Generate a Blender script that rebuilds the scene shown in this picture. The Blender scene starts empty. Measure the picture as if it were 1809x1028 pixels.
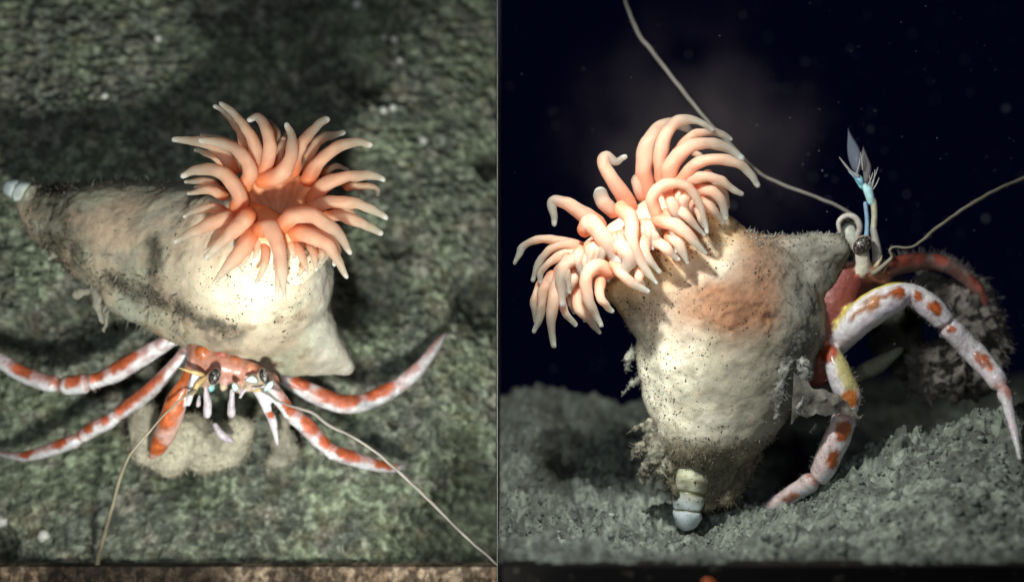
import bpy, math, random
import numpy as np
from mathutils import Vector, Matrix, kdtree
random.seed(7); RNG = np.random.RandomState(11)
S = bpy.context.scene
COL = S.collection

# ---------------------------------------------------------------- camera, world, lamps
CX, CD = -0.245, 30.0
cd = bpy.data.cameras.new('camera'); cam = bpy.data.objects.new('camera', cd); COL.objects.link(cam)
cam.location = (CX, -CD, 0); cam.rotation_euler = (math.radians(90), 0, 0)
cd.sensor_width = 36; cd.lens = 36*CD/18.09; cd.shift_x = -CX/18.09
cd.clip_end = 500; cd.clip_start = 0.5
cd.dof.use_dof = True; cd.dof.focus_distance = 29.3; cd.dof.aperture_fstop = 0.098
S.camera = cam
W = bpy.data.worlds.new('World'); S.world = W; W.use_nodes = True
W.node_tree.nodes['Background'].inputs[0].default_value = (0.0007, 0.0008, 0.0055, 1)
W.node_tree.nodes['Background'].inputs[1].default_value = 1.0

def spot(name, loc, aim, watts, angle, size, col, blend=1.0):
    l = bpy.data.lights.new(name, 'SPOT'); l.energy = watts; l.spot_size = math.radians(angle)
    l.spot_blend = blend; l.shadow_soft_size = size; l.color = col
    o = bpy.data.objects.new(name, l); COL.objects.link(o); o.location = loc
    o.rotation_euler = (Vector(aim)-Vector(loc)).to_track_quat('-Z', 'Y').to_euler()
    return o
# the two lamps of the submersible (one lights each bay) plus unseen fill lamps, added to lift the shadows
spot('dive_lamp', (-3.3, -11.5, -5.2), (-4.4, 1.2, 0.1), 9800, 80, 0.55, (1.0, 0.98, 0.9))
spot('dive_lamp', (0.1, -6.3, 5.6), (3.2, 0.0, -1.2), 4700, 104, 0.5, (1.0, 0.98, 0.92))
spot('dive_beam', (-3.3, -11.5, -5.2), (-4.25, 0.0, 0.30), 2900, 17, 0.12, (1.0, 0.98, 0.9))
spot('dive_beam', (0.1, -6.3, 5.6), (2.5, 0.0, -0.8), 3300, 24, 0.12, (1.0, 0.98, 0.92))
spot('fill_lamp', (-4.2, -26.0, 1.5), (-4.4, 2.0, 0.0), 5800, 60, 0.8, (0.9, 0.95, 1.0))
spot('fill_lamp', (4.0, -26.0, 2.5), (4.6, 2.0, 0.0), 1300, 60, 0.8, (0.85, 0.92, 1.0))
S.view_settings.view_transform = 'Standard'; S.view_settings.look = 'None'
S.view_settings.exposure = 0; S.view_settings.gamma = 1
S.cycles.use_denoising = True
S.cycles.max_bounces = 6; S.cycles.volume_bounces = 0
S.cycles.caustics_reflective = False; S.cycles.caustics_refractive = False

# ---------------------------------------------------------------- helpers
def P(px, py, y=0.0):
    k = (CD+y)/CD
    return np.array([CX+(px-880)/100*k, y, (514-py)/100*k])
def K(y): return (CD+y)/CD/100.0
PERM = RNG.permutation(4096); RV = RNG.rand(4096)*2-1
def vn(p, s=0):
    p = np.asarray(p, float)+s*17.31
    i = np.floor(p).astype(np.int64); f = p-i; f = f*f*f*(f*(f*6-15)+10)
    def h(a, b, c): return RV[PERM[(PERM[(PERM[a & 4095]+b) & 4095]+c) & 4095]]
    x, y, z = i[:, 0], i[:, 1], i[:, 2]; u, v, w = f[:, 0], f[:, 1], f[:, 2]
    L = lambda a, b, t: a+(b-a)*t
    return L(L(L(h(x,y,z), h(x+1,y,z), u), L(h(x,y+1,z), h(x+1,y+1,z), u), v),
             L(L(h(x,y,z+1), h(x+1,y,z+1), u), L(h(x,y+1,z+1), h(x+1,y+1,z+1), u), v), w)
ROT = np.array([[0.36, 0.48, -0.8], [-0.8, 0.60, 0.0], [0.48, 0.64, 0.60]])
def fbm(p, n=4, s=0, g=0.5, billow=False):
    o = 0; a = 1.0; t = 0; p = np.asarray(p, float)
    for k in range(n):
        p = p@ROT; q = vn(p*(2.03**k), s+k)
        o = o+a*(np.abs(q)*2-0.7 if billow else q); t += a; a *= g
    return o/t
def ss(x, a, b):
    t = np.clip((x-a)/(b-a), 0, 1); return t*t*(3-2*t)
def catmull(pts, n):
    p = np.array(pts, float); m = len(p)
    if m == 2: p = np.array([p[0], (p[0]+p[1])/2, p[1]]); m = 3
    e = np.vstack([2*p[0]-p[1], p, 2*p[-1]-p[-2]])
    T = np.linspace(0, m-1-1e-9, n); out = []
    for t in T:
        i = int(t); u = t-i; a, b, c, d = e[i:i+4]
        out.append(0.5*((2*b)+(-a+c)*u+(2*a-5*b+4*c-d)*u*u+(-a+3*b-3*c+d)*u**3))
    return np.array(out)
def tube(pts, rad, n=28, seg=16, flat=1.0, cap=True, mod=None):
    """closed round-ended tube; returns verts, faces, t, side (-1 lower .. 1 upper edge in view)"""
    a = np.hstack([np.array(pts, float), np.array(rad, float)[:, None]])
    q = catmull(a, n); C = q[:, :3]; R = np.maximum(q[:, 3], 1e-3)
    if mod is not None: R = R*mod(np.linspace(0, 1, n))
    T = np.gradient(C, axis=0); T /= np.linalg.norm(T, axis=1)[:, None]+1e-9
    ts = np.linspace(0, 1, n)
    if cap:
        for end in (0, -1):
            add = []
            d = -T[0] if end == 0 else T[-1]
            for k in ((85, 65, 40) if end == 0 else (40, 65, 85)):
                th = math.radians(k); add.append((C[end]+d*R[end]*math.sin(th), R[end]*math.cos(th)))
            cc = np.array([x[0] for x in add]); rr = np.array([x[1] for x in add]); tt = np.repeat(T[end][None], 3, 0)
            if end == 0: C = np.vstack([cc, C]); R = np.concatenate([rr, R]); T = np.vstack([tt, T]); ts = np.concatenate([[0]*3, ts])
            else: C = np.vstack([C, cc]); R = np.concatenate([R, rr]); T = np.vstack([T, tt]); ts = np.concatenate([ts, [1]*3])
    N = np.cross(T[0], [0, 1, 0]); 
    if np.linalg.norm(N) < 1e-3: N = np.cross(T[0], [1, 0, 0])
    Ns = []
    for t in T:
        N = N-t*np.dot(N, t); N /= np.linalg.norm(N)+1e-9; Ns.append(N.copy())
    Ns = np.array(Ns); B = np.cross(T, Ns)
    an = np.arange(seg)*2*math.pi/seg
    V = C[:, None]+R[:, None, None]*(Ns[:, None]*np.cos(an)[None, :, None]+B[:, None]*np.sin(an)[None, :, None]*flat)
    m = len(C); F = []
    for i in range(m-1):
        for j in range(seg):
            F.append((i*seg+j, i*seg+(j+1) % seg, (i+1)*seg+(j+1) % seg, (i+1)*seg+j))
    F.append(tuple(range(seg))[::-1]); F.append(tuple((m-1)*seg+j for j in range(seg)))
    up = np.stack([-T[:, 2], 0*T[:, 0], T[:, 0]], 1); up *= np.where(up[:, 2:3] < 0, -1, 1); up /= np.linalg.norm(up, axis=1)[:, None]+1e-9
    side = np.einsum('isk,ik->is', V-C[:, None], up)/R[:, None]
    return V.reshape(-1, 3), F, np.repeat(ts, seg), side.ravel()
def ball(c, r, seg=20, rings=12):
    r = np.array(r if hasattr(r, '__len__') else (r, r, r), float); V = [(0, 0, 1)]; F = []
    for i in range(1, rings):
        a = math.pi*i/rings
        for j in range(seg):
            b = 2*math.pi*j/seg; V.append((math.sin(a)*math.cos(b), math.sin(a)*math.sin(b), math.cos(a)))
    V.append((0, 0, -1)); L = len(V)-1
    for j in range(seg):
        F.append((0, 1+j, 1+(j+1) % seg)); F.append((L, L-seg+(j+1) % seg, L-seg+j))
    for i in range(rings-2):
        for j in range(seg):
            F.append((1+i*seg+j, 1+(i+1)*seg+j, 1+(i+1)*seg+(j+1) % seg, 1+i*seg+(j+1) % seg))
    return np.array(V)*r+np.array(c), F
class Mesh:
    def __init__(s): s.V = []; s.F = []; s.C = []; s.n = 0
    def add(s, V, F, C):
        V = np.asarray(V); C = np.asarray(C, float)
        if C.ndim == 1: C = np.repeat(C[None], len(V), 0)
        if C.shape[1] == 3: C = np.hstack([C, np.zeros((len(C), 1))])
        s.V.append(V); s.C.append(C); s.F += [tuple(i+s.n for i in f) for f in F]; s.n += len(V)
    def arr(s): return np.vstack(s.V), np.vstack(s.C)
def mesh_data(name, V, F, C=None, smooth=True):
    me = bpy.data.meshes.new(name); me.from_pydata(np.asarray(V).tolist(), [], F); me.update()
    if C is not None:
        at = me.color_attributes.new('Col', 'FLOAT_COLOR', 'POINT')
        C = np.asarray(C, float)
        if C.shape[1] == 3: C = np.hstack([C, np.zeros((len(C), 1))])
        at.data.foreach_set('color', C.ravel())
    if smooth: me.shade_smooth()
    return me
def obj(name, V, F, mat, parent=None, C=None, smooth=True):
    me = mesh_data(name, V, F, C, smooth); me.materials.append(mat)
    o = bpy.data.objects.new(name, me); COL.objects.link(o)
    if parent: o.parent = parent
    q = parent; off = Vector((0, 0, 0))
    while q: off += Vector(q.location); q = q.parent
    if parent: me.transform(Matrix.Translation(-off))
    return o
def objm(name, m, mat, parent=None, smooth=True):
    V, C = m.arr(); return obj(name, V, m.F, mat, parent, C, smooth)
def remesh(m, voxel, smooth_it=3):
    """one continuous skin over everything collected in m, colours carried over"""
    V, C = m.arr(); me = mesh_data('tmp', V, m.F); o = bpy.data.objects.new('tmp', me); COL.objects.link(o)
    r = o.modifiers.new('r', 'REMESH'); r.mode = 'VOXEL'; r.voxel_size = voxel
    if smooth_it: s = o.modifiers.new('s', 'SMOOTH'); s.factor = 0.5; s.iterations = smooth_it
    dg = bpy.context.evaluated_depsgraph_get(); ev = o.evaluated_get(dg); em = ev.to_mesh()
    n = len(em.vertices); v2 = np.empty(n*3); em.vertices.foreach_get('co', v2); v2 = v2.reshape(-1, 3)
    nr = np.empty(n*3); em.vertices.foreach_get('normal', nr); nr = nr.reshape(-1, 3)
    F2 = [tuple(p.vertices) for p in em.polygons]; ev.to_mesh_clear()
    bpy.data.objects.remove(o); bpy.data.meshes.remove(me)
    kd = kdtree.KDTree(len(V))
    for i, v in enumerate(V): kd.insert(v, i)
    kd.balance()
    q = v2+0.03*np.stack([vn(v2*9, 1), vn(v2*9, 2), vn(v2*9, 3)], 1)
    C2 = np.zeros((n, 4))
    for i in range(n):
        hits = kd.find_n(q[i], 3); w = [1/(h[2]+0.01) for h in hits]
        C2[i] = sum(C[h[1]]*ww for h, ww in zip(hits, w))/sum(w)
    return v2, F2, nr, C2
def thing(name, loc, label, cat, group=None):
    o = bpy.data.objects.new(name, None); COL.objects.link(o); o.location = tuple(float(v) for v in loc); o.empty_display_size = 0.2
    return tag(o, label, cat, group)
def tag(o, label=None, cat=None, group=None, kind=None):
    for k, v in (('label', label), ('category', cat), ('group', group), ('kind', kind)):
        if v: o[k] = v
    return o
def mix(a, b, t):
    t = np.asarray(t)[:, None]; return np.asarray(a)*(1-t)+np.asarray(b)*t

# ---------------------------------------------------------------- materials
def mat(name, rough=0.5, sss=0.0, sss_scale=0.3, spec=0.5, bump=0.0, bscale=20, speckle=0.0, spk_scale=16,
        spk_col=(0.02, 0.018, 0.012), vary=0.0, vscale=6, base=None, transl=0.0, alpha=1.0, sheen=0.0, coat=0.0):
    m = bpy.data.materials.new(name); m.use_nodes = True; nt = m.node_tree; N = nt.nodes; Lk = nt.links
    b = N['Principled BSDF']; out = N['Material Output']
    tc = N.new('ShaderNodeTexCoord')
    if base is None:
        at = N.new('ShaderNodeAttribute'); at.attribute_name = 'Col'; c = at.outputs['Color']
    else:
        rg = N.new('ShaderNodeRGB'); rg.outputs[0].default_value = (*base, 1); c = rg.outputs[0]; at = None
    if vary:
        n = N.new('ShaderNodeTexNoise'); n.inputs['Scale'].default_value = vscale; n.inputs['Detail'].default_value = 6
        n.inputs['Roughness'].default_value = 0.65; Lk.new(tc.outputs['Object'], n.inputs['Vector'])
        mr = N.new('ShaderNodeMapRange'); mr.inputs[1].default_value = 0.3; mr.inputs[2].default_value = 0.7
        mr.inputs[3].default_value = 1-vary; mr.inputs[4].default_value = 1+vary*0.6; Lk.new(n.outputs['Fac'], mr.inputs[0])
        mx = N.new('ShaderNodeMix'); mx.data_type = 'RGBA'; mx.blend_type = 'MULTIPLY'; mx.inputs[0].default_value = 1
        Lk.new(c, mx.inputs[6]); Lk.new(mr.outputs[0], mx.inputs[7]); c = mx.outputs[2]
    if speckle:
        prev = None
        wn = N.new('ShaderNodeTexNoise'); wn.inputs['Scale'].default_value = 3.1; wn.inputs['Detail'].default_value = 3; Lk.new(tc.outputs['Object'], wn.inputs['Vector'])
        wv = N.new('ShaderNodeVectorMath'); wv.operation = 'MULTIPLY_ADD'; wv.inputs[1].default_value = (0.3, 0.3, 0.3); Lk.new(wn.outputs['Color'], wv.inputs[0]); Lk.new(tc.outputs['Object'], wv.inputs[2])
        for sc_, thr in ((spk_scale, 0.26), (spk_scale*2.2, 0.30), (spk_scale*0.55, 0.15)):
            v = N.new('ShaderNodeTexVoronoi'); v.inputs['Scale'].default_value = sc_; Lk.new(wv.outputs[0], v.inputs['Vector'])
            nz = N.new('ShaderNodeTexNoise'); nz.inputs['Scale'].default_value = sc_*2.5
            Lk.new(tc.outputs['Object'], nz.inputs['Vector'])
            sep = N.new('ShaderNodeSeparateColor'); Lk.new(v.outputs['Color'], sep.inputs[0])
            # only some cells carry a grain: random cell value below the local density (attribute alpha)
            mul = N.new('ShaderNodeMath'); mul.operation = 'MULTIPLY'; mul.inputs[1].default_value = speckle
            if at: Lk.new(at.outputs['Alpha'], mul.inputs[0])
            else: mul.inputs[0].default_value = 1
            less = N.new('ShaderNodeMath'); less.operation = 'LESS_THAN'; Lk.new(sep.outputs[0], less.inputs[0]); Lk.new(mul.outputs[0], less.inputs[1])
            ad = N.new('ShaderNodeMath'); ad.operation = 'MULTIPLY_ADD'; ad.inputs[1].default_value = 0.7; ad.inputs[2].default_value = -0.34
            Lk.new(nz.outputs['Fac'], ad.inputs[0])
            sm = N.new('ShaderNodeMath'); sm.operation = 'ADD'; Lk.new(v.outputs['Distance'], sm.inputs[0]); Lk.new(ad.outputs[0], sm.inputs[1])
            mr = N.new('ShaderNodeMapRange'); mr.inputs[1].default_value = thr*0.75; mr.inputs[2].default_value = thr*1.15
            mr.inputs[3].default_value = 1; mr.inputs[4].default_value = 0; Lk.new(sm.outputs[0], mr.inputs[0])
            an = N.new('ShaderNodeMath'); an.operation = 'MULTIPLY'; Lk.new(mr.outputs[0], an.inputs[0]); Lk.new(less.outputs[0], an.inputs[1])
            if prev is None: prev = an.outputs[0]
            else:
                mm = N.new('ShaderNodeMath'); mm.operation = 'MAXIMUM'; Lk.new(prev, mm.inputs[0]); Lk.new(an.outputs[0], mm.inputs[1]); prev = mm.outputs[0]
        mx = N.new('ShaderNodeMix'); mx.data_type = 'RGBA'; Lk.new(prev, mx.inputs[0]); Lk.new(c, mx.inputs[6]); mx.inputs[7].default_value = (*spk_col, 1); c = mx.outputs[2]
    Lk.new(c, b.inputs['Base Color'])
    b.inputs['Roughness'].default_value = rough; b.inputs['Specular IOR Level'].default_value = spec
    if sss:
        b.inputs['Subsurface Weight'].default_value = sss; b.inputs['Subsurface Scale'].default_value = sss_scale
        b.inputs['Subsurface Radius'].default_value = (1.0, 0.6, 0.42)
    if coat: b.inputs['Coat Weight'].default_value = coat; b.inputs['Coat Roughness'].default_value = 0.25
    if alpha < 1: b.inputs['Alpha'].default_value = alpha
    if bump:
        n = N.new('ShaderNodeTexNoise'); n.inputs['Scale'].default_value = bscale; n.inputs['Detail'].default_value = 8
        n.inputs['Roughness'].default_value = 0.7; Lk.new(tc.outputs['Object'], n.inputs['Vector'])
        bp = N.new('ShaderNodeBump'); bp.inputs['Strength'].default_value = bump; bp.inputs['Distance'].default_value = 0.05
        Lk.new(n.outputs['Fac'], bp.inputs['Height']); Lk.new(bp.outputs[0], b.inputs['Normal'])
    if transl:
        t = N.new('ShaderNodeBsdfTranslucent'); Lk.new(c, t.inputs['Color'])
        ms = N.new('ShaderNodeMixShader'); ms.inputs[0].default_value = transl
        Lk.new(b.outputs[0], ms.inputs[1]); Lk.new(t.outputs[0], ms.inputs[2]); Lk.new(ms.outputs[0], out.inputs[0])
    return m
M_TENT = mat('tentacle_flesh', rough=0.5, sss=0.8, sss_scale=0.25, spec=0.3, bump=0.18, bscale=16, transl=0.4)
M_TENT.node_tree.links.new([n for n in M_TENT.node_tree.nodes if n.type == 'ATTRIBUTE'][0].outputs['Alpha'], M_TENT.node_tree.nodes['Principled BSDF'].inputs['Alpha'])
M_COLUMN = mat('column_flesh', rough=0.6, sss=0.5, sss_scale=0.25, spec=0.3, bump=0.3, bscale=8, speckle=1.0, spk_scale=14, vary=0.10, vscale=5)
M_SHELL = mat('encrusted_shell', rough=0.7, sss=0.4, sss_scale=0.22, spec=0.3, bump=0.6, bscale=10, speckle=1.0, spk_scale=14, vary=0.30, vscale=3)
M_CRAB = mat('crab_shell', coat=0.4, rough=0.35, sss=0.3, sss_scale=0.12, spec=0.5, bump=0.5, bscale=14, vary=0.30, vscale=8)
M_BRISTLE = mat('bristle', rough=0.5, spec=0.4, transl=0.3)
M_FLUFF = mat('silt_fluff', rough=0.85, spec=0.2, transl=0.35, vary=0.3, vscale=12)
M_BANK = mat('sediment_bank', rough=0.92, spec=0.15, bump=0.6, bscale=9, vary=0.35, vscale=7)
M_BED = mat('seabed_mud', rough=0.75, spec=0.35, bump=0.45, bscale=11, vary=0.35, vscale=9)
M_GRAVEL = mat('brown_gravel', rough=0.85, spec=0.3, bump=0.6, bscale=14, vary=0.5, vscale=16)
M_DARK = mat('dark_ledge', rough=0.9, spec=0.1, base=(0.016, 0.015, 0.014), speckle=0.06, spk_scale=5, spk_col=(0.1, 0.09, 0.07))
M_RIM = mat('pale_edge', rough=0.6, base=(0.30, 0.30, 0.27))
M_PANEL = mat('panel', rough=0.9, spec=0.05, base=(0.006, 0.007, 0.012))
M_SNOW = mat('marine_snow', rough=0.9, spec=0.1, base=(0.34, 0.38, 0.43), transl=0.3)
M_GRAIN = mat('shell_grain', rough=0.4, base=(0.8, 0.82, 0.76))
M_SHRED = mat('shred', rough=0.6, spec=0.3, alpha=0.72, transl=0.3, vary=0.5, vscale=7, bump=0.5, bscale=8)
M_FILM = mat('clear_film', rough=0.3, spec=0.5, alpha=0.28, transl=0.15)
def eye_mat():
    m = bpy.data.materials.new('faceted_eye'); m.use_nodes = True; N = m.node_tree.nodes; Lk = m.node_tree.links; b = N['Principled BSDF']
    tc = N.new('ShaderNodeTexCoord'); v = N.new('ShaderNodeTexVoronoi'); v.inputs['Scale'].default_value = 42; Lk.new(tc.outputs['Object'], v.inputs['Vector'])
    n = N.new('ShaderNodeTexNoise'); n.inputs['Scale'].default_value = 15; Lk.new(tc.outputs['Object'], n.inputs['Vector'])
    a = N.new('ShaderNodeMath'); a.operation = 'MULTIPLY'; Lk.new(v.outputs['Distance'], a.inputs[0]); Lk.new(n.outputs['Fac'], a.inputs[1])
    r = N.new('ShaderNodeValToRGB'); r.color_ramp.elements[0].position = 0.24; r.color_ramp.elements[0].color = (0.012, 0.009, 0.008, 1)
    r.color_ramp.elements[1].position = 0.42; r.color_ramp.elements[1].color = (0.30, 0.28, 0.26, 1); Lk.new(a.outputs[0], r.inputs[0]); Lk.new(r.outputs[0], b.inputs['Base Color'])
    b.inputs['Roughness'].default_value = 0.38; return m
M_EYE = eye_mat()
#BUILD
# ---------------------------------------------------------------- the setting
def grid(nu, nv):
    return [(i*nv+j, i*nv+j+1, (i+1)*nv+j+1, (i+1)*nv+j) for i in range(nu-1) for j in range(nv-1)]
def bank_y(x, z): return 2.3+(z+5)*0.40+0.12*np.sin(x*0.6+1)-1.25*ss(-x, 4.5, 8.5)*ss(z, -3.0, 0.5)
def bank_disp(x, z):
    p = np.stack([x, z*1.25+x*0.35, 0*x], 1)
    fine = np.clip((z+5)/9, 0, 1)
    d = 0.22*fbm(p*0.5, 2, 3)+0.13*fbm(p*1.7, 2, 7, billow=True)+0.17*fbm(p*5.0, 2, 9, billow=True)+0.10*fbm(p*10, 3, 12, billow=True)
    for px, py, r, dep in ((852, 540, 36, .8), (700, 440, 16, .4), (632, 125, 24, .5), (828, 848, 30, .8), (800, 920, 50, .9), (640, 540, 50, .6), (866, 280, 20, .5), (560, 700, 30, .3), (330, 830, 28, .4), (45, 620, 45, .5), (150, 560, 40, .5), (820, 780, 26, .4), (20, 950, 30, .6)):
        c = P(px, py, 4); d = d+1.5*dep*np.exp(-((x-c[0])**2+(z-c[2])**2*1.6)/(2*(r*0.011)**2))
    return d
xs = np.linspace(-13.0, -0.262, 520); zs = np.linspace(-6.5, 9.5, 640)
X, Z = [a.ravel() for a in np.meshgrid(xs, zs, indexing='ij')]
D = bank_disp(X, Z); Y = bank_y(X, Z)+D
q = np.stack([X*1.3, Z*1.3, 0*X], 1); gc = ss(fbm(q, 4, 21), -0.25, 0.35); fg = ss(fbm(q*6, 3, 25), -0.2, 0.5)
gd = ss(fbm(q*0.8, 4, 33), -0.3, 0.3); C = mix((0.155, 0.16, 0.15), (0.275, 0.335, 0.235), np.clip(0.38+gd*0.55, 0, 1)); C = mix(C, (0.36, 0.34, 0.29), ss(fbm(q*2, 3, 34), .1, .4)*0.5); C = C*(0.6+0.75*fg)[:, None]+np.array((0.03, 0.018, 0.0))*ss(fbm(q*3, 2, 28), 0.1, 0.5)[:, None]; C *= (1-0.45*ss(D, 0.0, 0.35))[:, None]*(0.8+0.45*ss(fbm(q*12, 2, 29), -0.2, 0.4))[:, None]
o = obj('ground_slope', np.stack([X, Y, Z], 1), grid(520, 640), M_BANK, C=C); tag(o, kind='structure')

def crest(x): return np.interp(x, [-1, 3, 4.1, 4.9, 5.5, 6.2, 6.8, 7.6, 9, 15], [-4.25, -4.35, -4.15, -3.85, -3.5, -3.1, -2.72, -2.4, -2.2, -2.0])
def bed_z(x, y):
    w = 1-ss(x, 3.8, 5.2); cr = crest(x)
    front = -4.02+(cr+4.02)*ss(y, -5.6, 0.0)
    backL = np.interp(y, [0, 2, 6.3, 8, 12, 24], [0, 0.5, 1.9, 1.8, 0.5, -2])+0.18*np.sin(x*1.6+0.6)*ss(y, 1, 6)
    backR = -np.minimum(cr+5.0, 2.6)*ss(y, 0.15, 2.6)+1.9*ss(y, 3, 9)*ss(x, 3.5, 5.5)
    h = front+w*backL+(1-w)*backR
    return h
ys = np.concatenate([np.linspace(-5.45, 3.0, 330), 3.0+np.cumsum(np.linspace(0.026, 0.16, 210))])
xs = np.linspace(-0.228, 15, 560)
X, Y = [a.ravel() for a in np.meshgrid(xs, ys, indexing='ij')]
p = np.stack([X, Y, 0*X], 1); H = bed_z(X, Y); p[:, 2] = H
rough = 0.40*fbm(p*0.8, 3, 31)+0.22*-fbm(p*1.9, 3, 35, billow=True)+0.15*-fbm(p*4.6, 3, 39, billow=True)+0.05*-fbm(p*12, 2, 43, billow=True)
fgd = 1-0.55*ss(X, 4, 7)*(1-ss(Y, -2, 0))
Hh = H+rough*fgd*ss(Y, -5.45, -4.9)
dx = 0.07*fbm(p*4, 2, 51); Y0 = Y; Y = Y+(0.10*fbm(p*5, 2, 52)+0.05*fbm(p*11, 2, 54))*ss(Y, -5.4, -4.5); 
C = mix((0.14, 0.16, 0.135), (0.29, 0.335, 0.28), ss(fbm(p*3, 4, 47), -0.3, 0.4)); C *= (0.7+0.6*ss(fbm(p*14, 2, 49), -0.4, 0.5))[:, None]
edge = (X < -0.2)
o = obj('seabed', np.stack([np.where(edge, X, X+dx), Y, Hh], 1), grid(560, len(ys)), M_BED, C=C); tag(o, kind='structure')

SB = (X.copy(), Y.copy(), Hh.copy()); m = Mesh(); rg = np.random.RandomState(77)
idx = rg.choice(np.where((Y < 7) & (Y > -5.3) & (X < 11))[0], 6000)
for i in idx:
    r_ = rg.choice([0.012, 0.02, 0.034, 0.07], p=[.35, .38, .22, .05])*rg.uniform(.7, 1.3); V, F = ball((0, 0, 0), 1, 6, 4)
    V = V*(1+0.45*(rg.rand(len(V))-.5))[:, None]*np.array((r_, r_, r_*rg.uniform(.6, 1)))
    m.add(V+np.array((X[i], Y[i], Hh[i]+r_*0.3)), F, np.array((0.20, 0.235, 0.205))*rg.uniform(.5, 1.5)*(3.0 if rg.rand() < .012 else 1))
o = objm('mud_crumbs', m, M_BED); tag(o, 'small grey-green mud crumbs strewn over the seabed', 'mud crumbs', kind='stuff')

# brown gravel strip in front of the slope (left) and dark ledge in front of the seabed (right)
yl = 1.3; zt = P(0, 1001, yl)[2]
xs = np.linspace(-11, -0.262, 900); zz = np.linspace(0, 1.0, 90)
X, T = [a.ravel() for a in np.meshgrid(xs, zz, indexing='ij')]
front = np.minimum(T/0.85, 1); p = np.stack([X*1.0, T*1.5, 0*X], 1)
hp = -0.10*fbm(p*5, 4, 61, billow=True)-0.05*fbm(p*12, 2, 63, billow=True)
Yv = yl-hp*np.minimum(1, 8*(1-front))+ss(T, 0.85, 1.0)*0.5; Zv = zt-1.5*(1-front)
C = mix((0.24, 0.17, 0.115), (0.48, 0.38, 0.27), ss(fbm(p*4, 4, 65), -0.3, 0.4)); C = C*(0.35+0.9*ss(fbm(p*9, 2, 67), -0.3, 0.4))[:, None]
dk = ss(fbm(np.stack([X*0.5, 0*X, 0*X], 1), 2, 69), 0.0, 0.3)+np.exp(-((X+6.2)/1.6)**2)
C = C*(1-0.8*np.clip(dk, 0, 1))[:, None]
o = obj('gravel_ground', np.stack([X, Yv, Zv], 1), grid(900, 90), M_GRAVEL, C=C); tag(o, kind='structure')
def box(x0, x1, y0, y1, z0, z1):
    V = [(x, y, z) for x in (x0, x1) for y in (y0, y1) for z in (z0, z1)]
    return V, [(0, 1, 3, 2), (4, 6, 7, 5), (0, 4, 5, 1), (2, 3, 7, 6), (0, 2, 6, 4), (1, 5, 7, 3)]
yr = -5.5; zr = P(0, 1000, yr)[2]
V, F = box(-0.228, 13, yr, yr+0.6, zr-1.6, zr); o = obj('dark_ground', V, F, M_DARK, smooth=False); tag(o, kind='structure')
pn = thing('light_divider', (CX, 4, -4.4), 'thin dark upright light-blocking panel, added between the green-grey sediment slope and the dark water', 'panel')  # added partition: keeps each bay's lamps from spilling into the other
V, F = box(CX-0.007, CX+0.007, -5.6, 26, -6, 8); obj('board', V, F, M_PANEL, pn, smooth=False)
V, F = box(CX-0.021, CX-0.0075, -1.0, -0.97, -5, 8); obj('edge_strip', V, F, M_RIM, pn, smooth=False)

# loose white grains on the slope
def pebble(c, r, seed):
    V, F = ball((0, 0, 0), 1, 10, 7); V = V*(1+0.25*vn(V*1.7, seed))[:, None]*np.array(r); return V+np.array(c), F
gl = [(280, 69, 6, 'tiny bright white grain alone on the upper left of the sediment slope'),
      (697, 70, 7, 'brightest round white grain on the upper right slope, right one of a close pair'),
      (678, 68, 6, 'dull white grain on the upper right slope, left one of a close pair'),
      (631, 9, 8, 'pale grain touching the top edge of the sediment slope'),
      (678, 196, 7, 'pale grain on the slope right of the dark shadow, beside a dimmer one'),
      (695, 191, 6, 'dim grain on the slope right of the shadow, touching a paler one'),
      (748, 249, 8, 'pale grain right of the pink anemone between the shadow and the panel'),
      (186, 170, 6, 'grey-white grain at the left edge of the crab shadow on the slope'),
      (78, 945, 11, 'large blurred greenish round grain low on the left of the slope'),
      (5, 920, 10, 'blurred pale grain at the left picture edge near the bottom'),
      (706, 106, 5, 'small tan grain just below the pair of white grains on the slope')]
for i, (px, py, r, lb) in enumerate(gl):
    c = P(px, py, 4.0); 
    for _ in range(4):
        yy = float(bank_y(np.array([c[0]]), np.array([c[2]]))[0]+bank_disp(np.array([c[0]]), np.array([c[2]]))[0]); c = P(px, py, yy)
    rr = r*K(yy); V, F = pebble((c[0], yy-rr*0.6, c[2]), (rr, rr, rr), 80+i)
    tag(obj('white_grain', V, F, M_GRAIN), lb, 'grain', 'white grains on the sediment slope')

# drifting particles in the dark water
m = Mesh()
for i in range(520):
    y = random.choice([random.uniform(-13, -6), random.uniform(0, 4), random.uniform(9, 24), random.uniform(9, 24)])
    px = random.uniform(895, 1850); py = random.uniform(-20, 690)
    if random.random() < 0.5: px = random.uniform(1350, 1850)
    r = random.choice([1.0, 1.4, 2.0, 3.0, 5.0] if y > 5 else [0.6, 0.8, 1.2])*K(y)*random.uniform(0.6, 1.1)
    V, F = pebble(P(px, py, y), (r, r, r), i); m.add(V, F, (0.5, 0.5, 0.5))
tag(objm('marine_snow', m, M_SNOW), 'tiny pale particles drifting in the dark water', 'particles', kind='stuff')

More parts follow.
